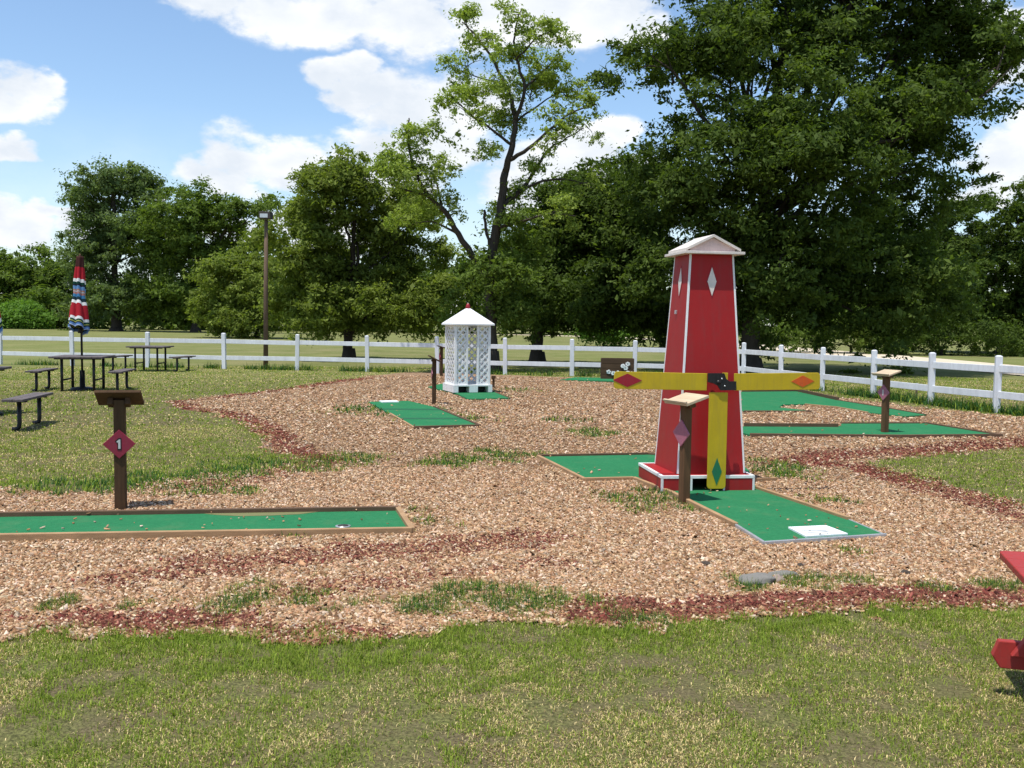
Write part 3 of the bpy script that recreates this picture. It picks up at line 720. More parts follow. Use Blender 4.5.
# ------------------------------------------------------------------ fence
fc = thing('rail_fence', 'white two-rail fence with square posts round the back of the course', 'fence', (0, 31, 0))
rear = [(-145, 361.7), (-71, 363), (2, 364.2), (76, 365.5), (151, 367), (224, 369), (296, 370.7), (367, 372), (437, 373.6), (505, 375), (572, 376.3), (633, 376.8)]
fpts = [G(x, y) for x, y in rear]
# bring the rear line onto one smooth line
ys = np.polyfit([p.x for p in fpts], [p.y for p in fpts], 1)
fpts = [Vector((p.x, float(np.polyval(ys, p.x)), 0)) for p in fpts]
corner = Vector((6.4, float(np.polyval(ys, 6.4)), 0))
fpts.append(corner)
endp = Vector((10.6, 14.9, 0)); dr = (endp - Vector((9.54, 19.2, 0)))
line = [Vector((6.95, 29.4, 0)), Vector((7.5, 27.3, 0)), Vector((8.0, 25.25, 0)), Vector((8.5, 23.0, 0)), Vector((9.0, 21.0, 0)), Vector((9.52, 19.2, 0)), Vector((10.05, 17.3, 0)), Vector((10.6, 15.3, 0))]
def fence_h(p): return 1.20 - .06 * sstep(-6, 6, np.array([p.x]))[0]
allp = fpts + line
random.seed(5)
for i, p in enumerate(allp):
    hh = float(fence_h(p)) + random.uniform(-.015, .015); w_ = .062
    mb = MB(); Mx = Matrix.Translation(p - Vector((0, 31, 0))) @ Matrix.Rotation(random.uniform(-.10, .10) + (0 if i < len(fpts) else R(-15)), 4, 'Z') @ Matrix.Rotation(random.uniform(-.022, .022), 4, 'Y')
    mb.box((-w_, -w_, -.1), (w_, w_, hh - .02), Mx)
    mb.hexa([Mx @ Vector(q_) for q_ in ((-w_, -w_, hh-.02), (w_, -w_, hh-.02), (w_, w_, hh-.02), (-w_, w_, hh-.02))], [Mx @ Vector(q_) for q_ in ((-.03, -.03, hh), (.03, -.03, hh), (.03, .03, hh), (-.03, .03, hh))])
    mb.build('post', M['fence'], fc, bevel=.005)
for i in range(len(allp) - 1):
    a, b_ = allp[i], allp[i + 1]; d = (b_ - a); l = d.length; d.normalize(); n_ = Vector((-d.y, d.x, 0))
    h0, h1 = float(fence_h(a)), float(fence_h(b_))
    for fr in (.76, .315):
        za, zb = h0 * fr + random.uniform(-.012, .012), h1 * fr + random.uniform(-.012, .012); hw = .07
        A_ = a + d * .055 - Vector((0, 31, 0)); B_ = b_ - d * .055 - Vector((0, 31, 0)); o_ = n_ * .021
        MB().hexa([A_ - o_ + Vector((0,0,za-hw)), B_ - o_ + Vector((0,0,zb-hw)), B_ + o_ + Vector((0,0,zb-hw)), A_ + o_ + Vector((0,0,za-hw))],
                  [A_ - o_ + Vector((0,0,za+hw)), B_ - o_ + Vector((0,0,zb+hw)), B_ + o_ + Vector((0,0,zb+hw)), A_ + o_ + Vector((0,0,za+hw))]).build('rail', M['fence'], fc, bevel=.006)
# thin stake behind the right fence
p = Vector((9.35, 22.6, 0)); t = thing('stake', 'thin grey stake behind the right fence', 'stake', p)
MB().box((-.018, -.018, -.05), (.018, .018, .35)).build('post', M['polewood'], t); MB().box((-.022, -.022, .35), (.022, .022, .38)).build('cap', M['metal'], t)

# ------------------------------------------------------------------ lamp post
lp = thing('lamp_post', 'tall brown wooden lamp post behind the white fence', 'lamp post', (-8.37, 33.25, 0))
pt = at(263.5, 213, 33.25); LH = pt.z
MB().tube([(0, 0, -.2), (.01, 0, LH * .5), (.03, 0, LH - .22)], [.085, .075, .06], 12).build('pole', M['polewood'], lp)
hd = MB().box((-.17, -.2, LH - .20), (.22, .2, LH + .03)).build('lamp_head', M['lamp'], lp, bevel=.012)
MB().box((-.13, -.206, LH - .17), (.13, -.201, LH - .04)).build('lens', M['glass'], hd)
MB().tube([(.03, 0, LH - .26), (.03, 0, LH - .13)], .035, 8).build('bracket', M['metal'], lp)

# ------------------------------------------------------------------ picnic tables, benches, parasols
def picnic_table(label, loc, rz):
    t = thing('picnic_table', label, 'table', loc, rz, 'dark picnic tables on the lawn')
    b = MB()
    for i in range(5): b.box((-.57 + i*.2295, -.60, .745), (-.57 + i*.2295 + .222, .60, .785))
    b.build('tabletop', M['plank'], t, bevel=.006)
    MB().box((-.5, -.45, .715), (.5, -.40, .744)).box((-.5, .40, .715), (.5, .45, .744)).build('apron', M['steel'], t)
    for x in (-.34, .34):
        for y in (-.42, .42): MB().tube([(x, y, -.02), (x, y, .715)], .032, 10).build('leg', M['steel'], t)
        MB().tube([(x, -.42, .25), (x, .42, .25)], .02, 8).build('crossbar', M['steel'], t)
    return t
def bench(label, loc, rz):
    t = thing('bench', label, 'bench', loc, rz, 'dark benches beside the picnic tables')
    b = MB()
    for i in range(2): b.box((-.145 + i*.148, -.72, .435), (-.145 + i*.148 + .142, .72, .472))
    b.build('seat', M['plank'], t, bevel=.006)
    MB().box((-.12, -.48, .41), (.12, -.43, .434)).box((-.12, .43, .41), (.12, .48, .434)).build('seat_bracket', M['steel'], t)
    for y in (-.455, .455):
        MB().tube([(.01, y, .42), (.01, y, .10), (.0, y, .04), (-.03, y, .018), (-.09, y, .016)], .032, 10).build('leg', M['steel'], t)
    return t
rzA = R(9)
ta = picnic_table('dark picnic table with a closed striped parasol through its top', (-9.80, 22.35, 0), rzA)
tb2 = dup(ta, (-11.45, 31.0, 0), R(3), 'farthest dark picnic table, close to the white fence')
tc = dup(ta, (-9.25, 16.5, 0), rzA, 'dark picnic table cut off at the left edge of the photo')
b1 = bench('dark bench left of the parasol table', (-10.66, 22.2, 0), rzA)
dup(b1, (-8.9, 22.35, 0), rzA + math.pi, 'dark bench right of the parasol table')
dup(b1, (-7.26, 14.68, 0), rzA, 'nearest dark bench, low at the left edge of the lawn')
dup(b1, (-10.45, 31.05, 0), R(-4), 'dark bench right of the farthest picnic table')
dup(b1, (-12.45, 31.0, 0), R(-2), 'dark bench left of the farthest picnic table, partly behind another bench')

def fabric():
    m, nt, b, o = new_mat('striped parasol cloth')
    a = nt.nodes.new('ShaderNodeAttribute'); a.attribute_name = 'v'
    rp = nt.nodes.new('ShaderNodeValToRGB'); rp.color_ramp.interpolation = 'CONSTANT'; e = rp.color_ramp.elements
    st = [(0, (.06,.022,.02)), (.15, (.38,.02,.03)), (.32, (.72,.72,.7)), (.365, (.01,.05,.035)), (.40, (.02,.02,.03)), (.425, (.14,.28,.50)), (.475, (.42,.22,.17)), (.495, (.45,.42,.42)), (.515, (.40,.18,.15)),
          (.54, (.05,.17,.32)), (.585, (.012,.03,.04)), (.63, (.74,.74,.72)), (.675, (.37,.02,.03)), (.86, (.74,.74,.72)), (.90, (.01,.055,.035)), (.925, (.30,.32,.08)), (.94, (.015,.03,.05)), (.96, (.10,.20,.42)), (.985, (.35,.42,.55))]
    e[0].color = st[0][1] + (1,); e[1].position = st[1][0]; e[1].color = st[1][1] + (1,)
    for p_, c_ in st[2:]: q_ = e.new(p_); q_.color = c_ + (1,)
    L(nt, a.outputs['Fac'], rp.inputs[0]); L(nt, rp.outputs[0], b.inputs['Base Color']); b.inputs['Roughness'].default_value = .9
    b.inputs['Specular IOR Level'].default_value = .1
    bump(nt, noise(nt, objco(nt), 60, 4), b, .3, .01)
    return m
M['cloth'] = fabric()
def parasol(label, loc, rz):
    t = thing('parasol', label, 'parasol', loc, rz, 'closed striped parasols')
    MB().tube([(0, 0, .05), (.01, 0, 3.02)], .024, 10).build('pole', M['steel'], t)
    MB().tube([(0, 0, -.01), (0, 0, .035), (0, 0, .06), (0, 0, .075), (0, 0, .45)], [.27, .27, .20, .06, .055], 20).build('base', M['steel'], t)
    MB().tube([(.01, 0, 3.0), (.01, 0, 3.07), (.01, 0, 3.10)], [.03, .03, .008], 8).build('finial', M['post'], t)
    V, va = [], []; nr_, na_ = 44, 64
    for i in range(nr_):
        v = i / (nr_ - 1); rad = .075 + .17 * v ** 1.15 - (.03 * math.exp(-((v - .54) / .1) ** 2)); z = 3.04 - 1.64 * v
        for k in range(na_):
            a = 2 * math.pi * k / na_
            fold = abs(math.sin(a * 3 + .5 * math.sin(v * 5)))          # eight pleats
            r_ = rad * (1 - .34 * (1 - fold) * min(1, v * 3 + .3) + .07 * math.sin(a * 2 + v * 4))
            droop = -.06 * v * (1 - fold) + .11 * v * math.sin(a + .6)
            V.append((r_ * math.cos(a) * 1.02 + .05 * v + .01, r_ * math.sin(a), z - droop * -1 if False else z + droop)); va.append(v)
    F = [(i*na_+k, (i+1)*na_+k, (i+1)*na_+(k+1)%na_, i*na_+(k+1)%na_) for i in range(nr_-1) for k in range(na_)]
    F.append(tuple(range(na_)))
    o = link_mesh('canopy', V, F, M['cloth'], t, smooth=True)
    at_ = o.data.attributes.new('v', 'FLOAT', 'POINT'); at_.data.foreach_set('value', np.array(va, np.float32))
    MB().tube([(.035, 0, 1.30), (.035, 0, 1.42)], .045, 10).build('runner', M['steel'], t)
    return t
pa = parasol('closed red striped parasol on a black pole through a picnic table', (-9.84, 22.4, 0), R(200))
dup(pa, (-8.86, 16.4, 0), R(40), 'closed striped parasol peeking in at the left edge of the photo')

# ------------------------------------------------------------------ red table at the right edge
rt_ = thing('picnic_table', 'red wooden table cut off at the right edge of the photo', 'table', (2.28, 4.52, 0), math.atan2(-.27, .96))
# local: x along the far edge, -y towards the camera; the origin is the far left corner
TT = .62; rc = .035
for k in range(6):
    y1_ = -k * .165; y0_ = y1_ - .160
    if k == 0: pl_ = [(1.3, y0_), (1.3, y1_)] + [(rc - rc * math.sin(t_ * math.pi / 10), y1_ - rc + rc * math.cos(t_ * math.pi / 10)) for t_ in range(6)] + [(0, y0_)]
    else: pl_ = [(0, y0_), (1.3, y0_), (1.3, y1_), (0, y1_)]
    MB().flat(ccw(pl_), TT - .032, TT).build('plank', M['redchair'], rt_, bevel=.005)
for yy, xl in ((-.20, 0), (-.82, .22)):
    MB().prism([(xl - .05, .185), (xl - .015, .13), (1.32, .13), (1.355, .185), (1.33, .255), (xl - .025, .255)], (yy - .02, yy + .02)).build('cross_beam', M['redchair'], rt_, bevel=.005)
    for sx in (0, 1):
        v_ = [(.02, .20), (.085, .20), (.37, TT - .034), (.28, TT - .034)]
        v_ = [(a_ + (xl if not sx else 0), b_) for a_, b_ in v_]
        if sx: v_ = [(1.3 - a_, b_) for a_, b_ in v_][::-1]
        MB().prism(v_, (yy - .062, yy - .022)).build('strut', M['redchair'], rt_, bevel=.005)
    for x_ in (.42, .88): MB().box((x_ - .045, yy + .022, 0), (x_ + .045, yy + .06, TT - .034)).build('leg', M['redchair'], rt_, bevel=.005)

# ------------------------------------------------------------------ stones and clods in the chips
def lump(name, label, cat, loc, size, rz, mat, seed, group=None):
    nu, nv = 28, 18; V = []; 
    for i in range(nv + 1):
        th = math.pi * i / nv
        for k in range(nu):
            a = 2 * math.pi * k / nu; V.append((math.sin(th) * math.cos(a), math.sin(th) * math.sin(a), math.cos(th)))
    V = np.array(V); n1 = fbm(V[:, 0] * 1.6 + seed * 7.3, V[:, 1] * 1.6, V[:, 2] * 1.6, seed=seed)
    V = V * (.65 + .75 * n1)[:, None] * np.array(size) / 2
    F = [(i*nu+k, (i+1)*nu+k, (i+1)*nu+(k+1) % nu, i*nu+(k+1) % nu) for i in range(nv) for k in range(nu)]
    o = link_mesh(name, V, F, M[mat], smooth=True); o.location = loc; o.rotation_euler = (0, 0, rz)
    return tag(o, label, cat, group)
p = G(757, 584); lump('stone', 'long flat grey stone in the wood chips near the front lawn', 'stone', (p.x, p.y, .018), (.25, .13, .09), R(12), 'stone', 2)
p = G(783, 577); lump('stone', 'narrow grey stone touching the end of the long flat stone', 'stone', (p.x, p.y, .012), (.22, .08, .06), R(8), 'stone', 5)
p = G(778, 583); lump('stone', 'small pinkish stone beside the two grey stones', 'stone', (p.x, p.y, .018), (.085, .07, .07), R(30), 'stonepink', 8)
p = G(905, 575); lump('clod', 'dark round clod alone in the wood chips right of the stones', 'clod', (p.x, p.y, .012), (.062, .055, .045), 0, 'cone', 11)
p = G(800, 568); lump('clod', 'dark clod just behind the grey stones', 'clod', (p.x, p.y, .012), (.065, .05, .045), 1, 'cone', 14)
p = G(706, 565); lump('clod', 'flat dark clod left of the grey stones in the chips', 'clod', (p.x, p.y, .008), (.09, .05, .035), 2, 'cone', 17)

# ------------------------------------------------------------------ sandy road beyond the fence
rd = [(420, 334.3), (520, 335.0), (590, 336.8), (640, 338.6), (690, 341.2), (745, 345.2), (800, 350.3), (850, 354.6), (905, 359.5), (980, 367), (1100, 378)]
cen = [G(x, y) for x, y in rd]; rp_ = []
for i, c_ in enumerate(cen):
    d = (cen[min(i+1, len(cen)-1)] - cen[max(i-1, 0)]).normalized(); n_ = Vector((-d.y, d.x, 0)) * 2.4
    rp_.append((c_ - n_, c_ + n_))
mb = MB()
V = [];
for a, b_ in rp_: V += [(a.x, a.y, .03), (b_.x, b_.y, .03)]
mb.add(V, [(2*i, 2*i+1, 2*i+3, 2*i+2) for i in range(len(rp_)-1)])
M['sand'] = paint('pale sand', (.62, .52, .38), .95, .4, (.34, .30, .17), scale=.8)
o = mb.build('sandy_road', M['sand']); o['kind'] = 'structure'

# ------------------------------------------------------------------ trees
def leaves(lobes, n, size, tints, clump_r=.5, per=55, seed=0, thr=.36, droop=0.0, shell=.45, puff=1.9, fill=1.0):
    """leaf faces in clumps, clumps in puffs round the branch ends, puffs through the crown's lobes"""
    rng = np.random.default_rng(seed + 100)
    L_ = np.array([l[:6] for l in lobes]); w = np.prod(L_[:, 3:6], axis=1) ** .75
    pr = clump_r * puff                                     # puff radius
    npf = np.maximum(2, (fill * 1.5 * (L_[:, 3] * L_[:, 5] + L_[:, 3] * L_[:, 4] + L_[:, 4] * L_[:, 5]) / pr ** 2).astype(int))
    k = np.repeat(np.arange(len(L_)), npf); m0 = len(k); lb = L_[k]
    d = rng.normal(size=(m0, 3)); d /= np.linalg.norm(d, axis=1)[:, None]
    rad = rng.random(m0) ** shell * rng.uniform(.72, 1.1, m0)
    P_ = lb[:, :3] + d * rad[:, None] * lb[:, 3:6]; R_ = pr * rng.uniform(.55, 1.35, m0)
    # clumps over each puff, more on its upper and outer side
    ncl = int(n / per); q = rng.choice(m0, ncl, p=R_ ** 2 / (R_ ** 2).sum())
    e = rng.normal(size=(ncl, 3)) + np.array([0, 0, .45]) + d[q] * .45; e /= np.linalg.norm(e, axis=1)[:, None]
    c = P_[q] + e * (R_[q] * rng.random(ncl) ** .45)[:, None] * np.array([1.1, 1.1, .72])
    nz = fbm(c[:, 0] / clump_r * .5 + seed, c[:, 1] / clump_r * .5, c[:, 2] / clump_r * .5, seed=seed, oct=3)
    keep = nz > thr; c = c[keep]; e = e[keep]; q = q[keep]; nc = len(c)
    reps = np.maximum(4, rng.poisson(per, nc)); idx = np.repeat(np.arange(nc), reps); m = len(idx)
    cr = clump_r * rng.uniform(.35, 1.0, nc)
    off = rng.normal(size=(m, 3)) * .5; off[:, 2] *= .55
    p = c[idx] + off * cr[idx][:, None] + e[idx] * (rng.random(m) ** 2 * .8 * cr[idx])[:, None]
    p[:, 2] -= droop * rng.random(m) * cr[idx]
    p[:, 2] = np.maximum(p[:, 2], .05)
    nrm = rng.normal(size=(m, 3)) * .75 + e[idx] * .6 + np.array([0, 0, .55]); nrm /= np.linalg.norm(nrm, axis=1)[:, None]
    a = rng.normal(size=(m, 3)); a -= nrm * (a * nrm).sum(1)[:, None]; a /= np.linalg.norm(a, axis=1)[:, None]
    b = np.cross(nrm, a); s = size * np.exp(rng.normal(0, .33, m)); l = s[:, None]; wd = (s * rng.uniform(.32, .55, m))[:, None]
    V = np.stack([p - a * l * .5, p + b * wd * .5 + nrm * l * .07 - a * l * .05, p + a * l * .5, p - b * wd * .5 + nrm * l * .07 - a * l * .05], 1).reshape(-1, 3)
    F = np.arange(m * 4).reshape(-1, 4)
    T = np.array(tints); cl = rng.random(nc) * .6 + rng.random(m0)[q] * .4; j = rng.random(m) * .4 + cl[idx] * .6
    t0 = np.clip((j * (len(T) - 1)), 0, len(T) - 1.001); i0 = t0.astype(int); fr = (t0 - i0)[:, None]
    tint = (T[i0] * (1 - fr) + T[i0 + 1] * fr) * rng.uniform(.75, 1.25, (m, 1))
    return V, F, np.repeat(tint, 4, 0), P_
def wiggle(pts, amp, rng, sub=5):
    pts = [Vector(p) for p in pts]; out = []
    for i in range(len(pts) - 1):
        p0 = pts[max(i-1, 0)]; p1 = pts[i]; p2 = pts[i+1]; p3 = pts[min(i+2, len(pts)-1)]
        for s in range(sub):
            t_ = s / sub
            q_ = .5 * ((2*p1) + (p2-p0)*t_ + (2*p0-5*p1+4*p2-p3)*t_*t_ + (3*p1-p0-3*p2+p3)*t_**3)
            if i or s: q_ = q_ + Vector((rng.uniform(-amp, amp), rng.uniform(-amp, amp), rng.uniform(-amp, amp) * .4))
            out.append(q_)
    out.append(pts[-1]); return out
def limb(mb, pts, ra, rb_, rng, amp=.04, n=8, sub=5):
    w_ = wiggle(pts, amp, rng, sub); k = len(w_)
    mb.tube(w_, [ra + (rb_ - ra) * (i / (k - 1)) ** .8 for i in range(k)], n)
def lobes_px(base, Y, lst, rng, flat=.85, spread=.55):
    sc = Y / FPX; out = []
    mx = max(max(l[2] for l in lst) * sc, .5)
    for l in lst:
        x, y, rx, ry = l[:4]; dy = rng.uniform(-1, 1) * spread * mx if len(l) < 5 else l[4]
        p = at(x, y, Y); s = (Y + dy) / Y
        # keep the outline: a lobe set further back is moved along and scaled in the scene itself
        out.append((p.x * s - base.x, dy, CAM_H + (p.z - CAM_H) * s, rx * sc * s, max(rx, ry) * sc * flat, ry * sc * s))
    return out
GREENS = {
 'oak': [(.044, .074, .015), (.066, .104, .019), (.094, .140, .027), (.135, .185, .042)],
 'mid': [(.068, .108, .020), (.10, .152, .028), (.135, .192, .036), (.17, .235, .05)],
 'pale': [(.112, .15, .025), (.15, .195, .034), (.19, .24, .048), (.23, .28, .068)],
 'blue': [(.082, .122, .040), (.112, .162, .054), (.145, .20, .072), (.185, .235, .10)],
 'sparse': [(.17, .23, .038), (.22, .29, .054), (.27, .34, .075), (.34, .40, .11)],
 'bright': [(.09, .18, .026), (.13, .24, .04), (.17, .28, .05)],
}
def tree(name, label, trunk_px, Y, lst, n, size, kind, tr=.3, top=None, clump=.55, per=55, seed=1, thr=.36, limbs=True, group=None, shell=.45, cat='tree', spread=.55, droop=0):
    rng = random.Random(seed); base = at(trunk_px, 384, Y); base.z = 0
    t = thing(name, label, cat, base, 0, group)
    lb = lobes_px(base, Y, lst, rng, spread=spread)
    V, F, T, cl = leaves(lb, n, size, GREENS[kind], clump, per, seed, thr=thr, shell=shell, droop=droop)
    mb = MB(); zt = max(l[2] for l in lb); zc = sum(l[2] for l in lb) / len(lb); xc = sum(l[0] for l in lb) / len(lb)
    zt = zt if top is None else top
    limb(mb, [(0, 0, -.3), (rng.uniform(-.2, .2) * tr, 0, zt * .18), (xc * .25, 0, zt * .45), (xc * .6, 0, zt * .95)], tr, tr * .25, rng, tr * .12, 12)
    mb.tube([(0, 0, -.1), (0, 0, .18), (0, 0, .5)], [tr * 1.5, tr * 1.18, tr * .98], 12)
    for l in lb:
        f_ = min(.8, max(.16, (l[2] * .55) / zt)); st = Vector((xc * (.25 if f_ < .45 else .45) * f_ / .45, 0, zt * f_)); en = Vector(l[:3])
        mid_ = st.lerp(en, .5) + Vector((0, 0, (en - st).length * .06))
        limb(mb, [st, st.lerp(en, .28) + Vector((rng.uniform(-.4, .4) * tr, rng.uniform(-1, 1) * tr, rng.uniform(-.5, 1.2) * tr)), mid_ + Vector((rng.uniform(-1, 1) * tr, 0, rng.uniform(-.8, 1.6) * tr)), st.lerp(en, .8) + Vector((0, rng.uniform(-1, 1) * tr, rng.uniform(-1.2, 1.2) * tr)), en], tr * .38, tr * .06, rng, tr * .14, 7, 4)
        if limbs:
            cc = cl[np.linalg.norm((cl - np.array(l[:3])) / np.array(l[3:6]), axis=1) < 1.1]
            for k in range(min(7, len(cc))):
                e_ = Vector(cc[rng.randrange(len(cc))]); s_v = st.lerp(en, rng.uniform(.5, 1))
                limb(mb, [s_v, s_v.lerp(e_, .5) + Vector((0, 0, .08 * (e_ - s_v).length)), e_], tr * .12, tr * .03, rng, tr * .08, 5, 3)
    mb.build('trunk', M['bark'], t)
    link_mesh('crown', V, F, M['leaf'], t, tint=T)
    return t
# the large oak on the right
tree('oak_tree', 'huge dark oak towering behind the windmill and right-hand fence', 750, 35, [
    (652, 55, 28, 20), (698, 30, 44, 32), (745, 55, 75, 60), (850, 30, 90, 60), (935, 35, 55, 45), (715, 130, 70, 60), (815, 140, 100, 80), (895, 130, 65, 66),
    (700, 222, 62, 55), (790, 240, 110, 75), (895, 235, 85, 75), (690, 285, 60, 45), (775, 305, 80, 40), (875, 300, 85, 50), (965, 75, 45, 28), (1012, 66, 26, 32), (975, 100, 18, 10),
    (760, -60, 110, 60), (880, -70, 120, 70), (830, -130, 100, 50), (930, 165, 30, 36), (945, 95, 36, 26), (672, 62, 22, 12), (660, 178, 36, 32)],
    400000, .165, 'oak', tr=.40, clump=.62, per=85, seed=3, thr=.37, shell=.5)
# tree standing left of the oak, in front of the sandy road
tree('broadleaf_tree', 'rounded dark green tree just left of the red windmill, behind the fence', 537, 40, [
    (560, 262, 50, 55), (600, 225, 50, 45), (635, 245, 45, 60), (523, 290, 32, 45), (585, 305, 62, 35), (640, 300, 40, 36), (618, 185, 28, 24), (545, 318, 38, 26), (575, 200, 30, 25)],
    150000, .17, 'oak', tr=.30, clump=.55, per=75, seed=9, thr=.37)
# right-hand edge
tree('broadleaf_tree', 'dense green tree filling the right edge of the photo behind the fence', 1000, 66, [
    (975, 235, 42, 42), (1020, 218, 38, 34), (960, 262, 40, 34), (1000, 295, 55, 50), (945, 270, 40, 45), (1060, 270, 60, 70), (950, 320, 45, 32), (1030, 330, 50, 30)],
    150000, .23, 'oak', tr=.3, clump=.6, per=75, seed=15, thr=.36)
# pale tree left of centre
tree('broadleaf_tree', 'broad yellow-green tree with drooping foliage left of the tall sparse tree', 349, 41.5, [
    (338, 192, 36, 26), (312, 215, 28, 32), (365, 215, 42, 32), (400, 240, 36, 40), (302, 262, 38, 40), (345, 275, 60, 45), (398, 290, 42, 45), (318, 308, 48, 32), (375, 315, 52, 28), (425, 300, 22, 40)],
    170000, .15, 'pale', tr=.26, clump=.5, per=75, seed=21, thr=.35)
tree('broadleaf_tree', 'small rounded yellow-green tree beside the lamp post', 257, 88, [
    (236, 285, 26, 38), (225, 308, 20, 24), (256, 272, 24, 32), (272, 300, 24, 36), (245, 315, 30, 18), (215, 295, 12, 16)],
    60000, .30, 'pale', tr=.25, clump=.85, per=50, seed=27, thr=.34)
tree('broadleaf_tree', 'tall round grey-green tree behind the striped parasol', 117, 125, [
    (112, 190, 34, 22), (95, 215, 26, 34), (138, 215, 24, 30), (112, 250, 40, 36), (86, 255, 18, 40), (145, 262, 28, 36), (95, 295, 26, 28), (135, 300, 30, 26), (120, 175, 22, 12)],
    90000, .40, 'blue', tr=.75, clump=1.2, per=60, seed=33, thr=.43)
tree('broadleaf_tree', 'wide dark green tree right of the tall grey-green one', 196, 122, [
    (190, 212, 34, 24), (165, 232, 24, 30), (218, 218, 24, 24), (240, 222, 16, 18), (188, 258, 42, 40), (160, 282, 26, 34), (215, 262, 24, 34), (195, 298, 36, 26), (252, 212, 10, 8)],
    90000, .40, 'mid', tr=.6, clump=1.2, per=60, seed=39, thr=.42)
tree('broadleaf_tree', 'lowest dark tree at the far left behind the lawn', 24, 150, [
    (12, 262, 24, 16), (36, 262, 18, 12), (28, 288, 34, 26), (60, 290, 20, 26), (4, 300, 28, 28), (50, 308, 30, 18), (-30, 280, 30, 30)],
    50000, .5, 'mid', tr=.5, clump=1.3, per=45, seed=45, thr=.38)
for (px_, Y_, lst, lab, kd, sd_) in (
    (30, 138, [(28, 322, 26, 9), (10, 318, 16, 12)], 'bright green bush at the foot of the far left trees', 'bright', 51),
    (603, 72, [(602, 326, 14, 9), (590, 330, 9, 6), (615, 330, 9, 6)], 'bright green bush beside the sandy road left of the windmill', 'bright', 57),
    (850, 62, [(845, 328, 44, 26), (880, 340, 30, 16), (805, 336, 34, 16), (770, 337, 24, 12)], 'dark bush under the huge oak, right of the windmill', 'mid', 63),
    (940, 60, [(935, 328, 42, 28), (975, 341, 34, 20), (905, 343, 26, 14), (1015, 340, 32, 22)], 'wide dark bush below the tree at the right edge', 'oak', 69),
    (700, 70, [(700, 325, 28, 16), (680, 330, 18, 12)], 'dark bush behind the windmill at the sandy road', 'mid', 75)):
    tree('bush', lab, px_, Y_, lst, 22000, .02 + .0024 * Y_, kd, tr=.08, clump=.009 * Y_, per=40, seed=sd_, thr=.33, limbs=False, cat='bush', spread=.3)

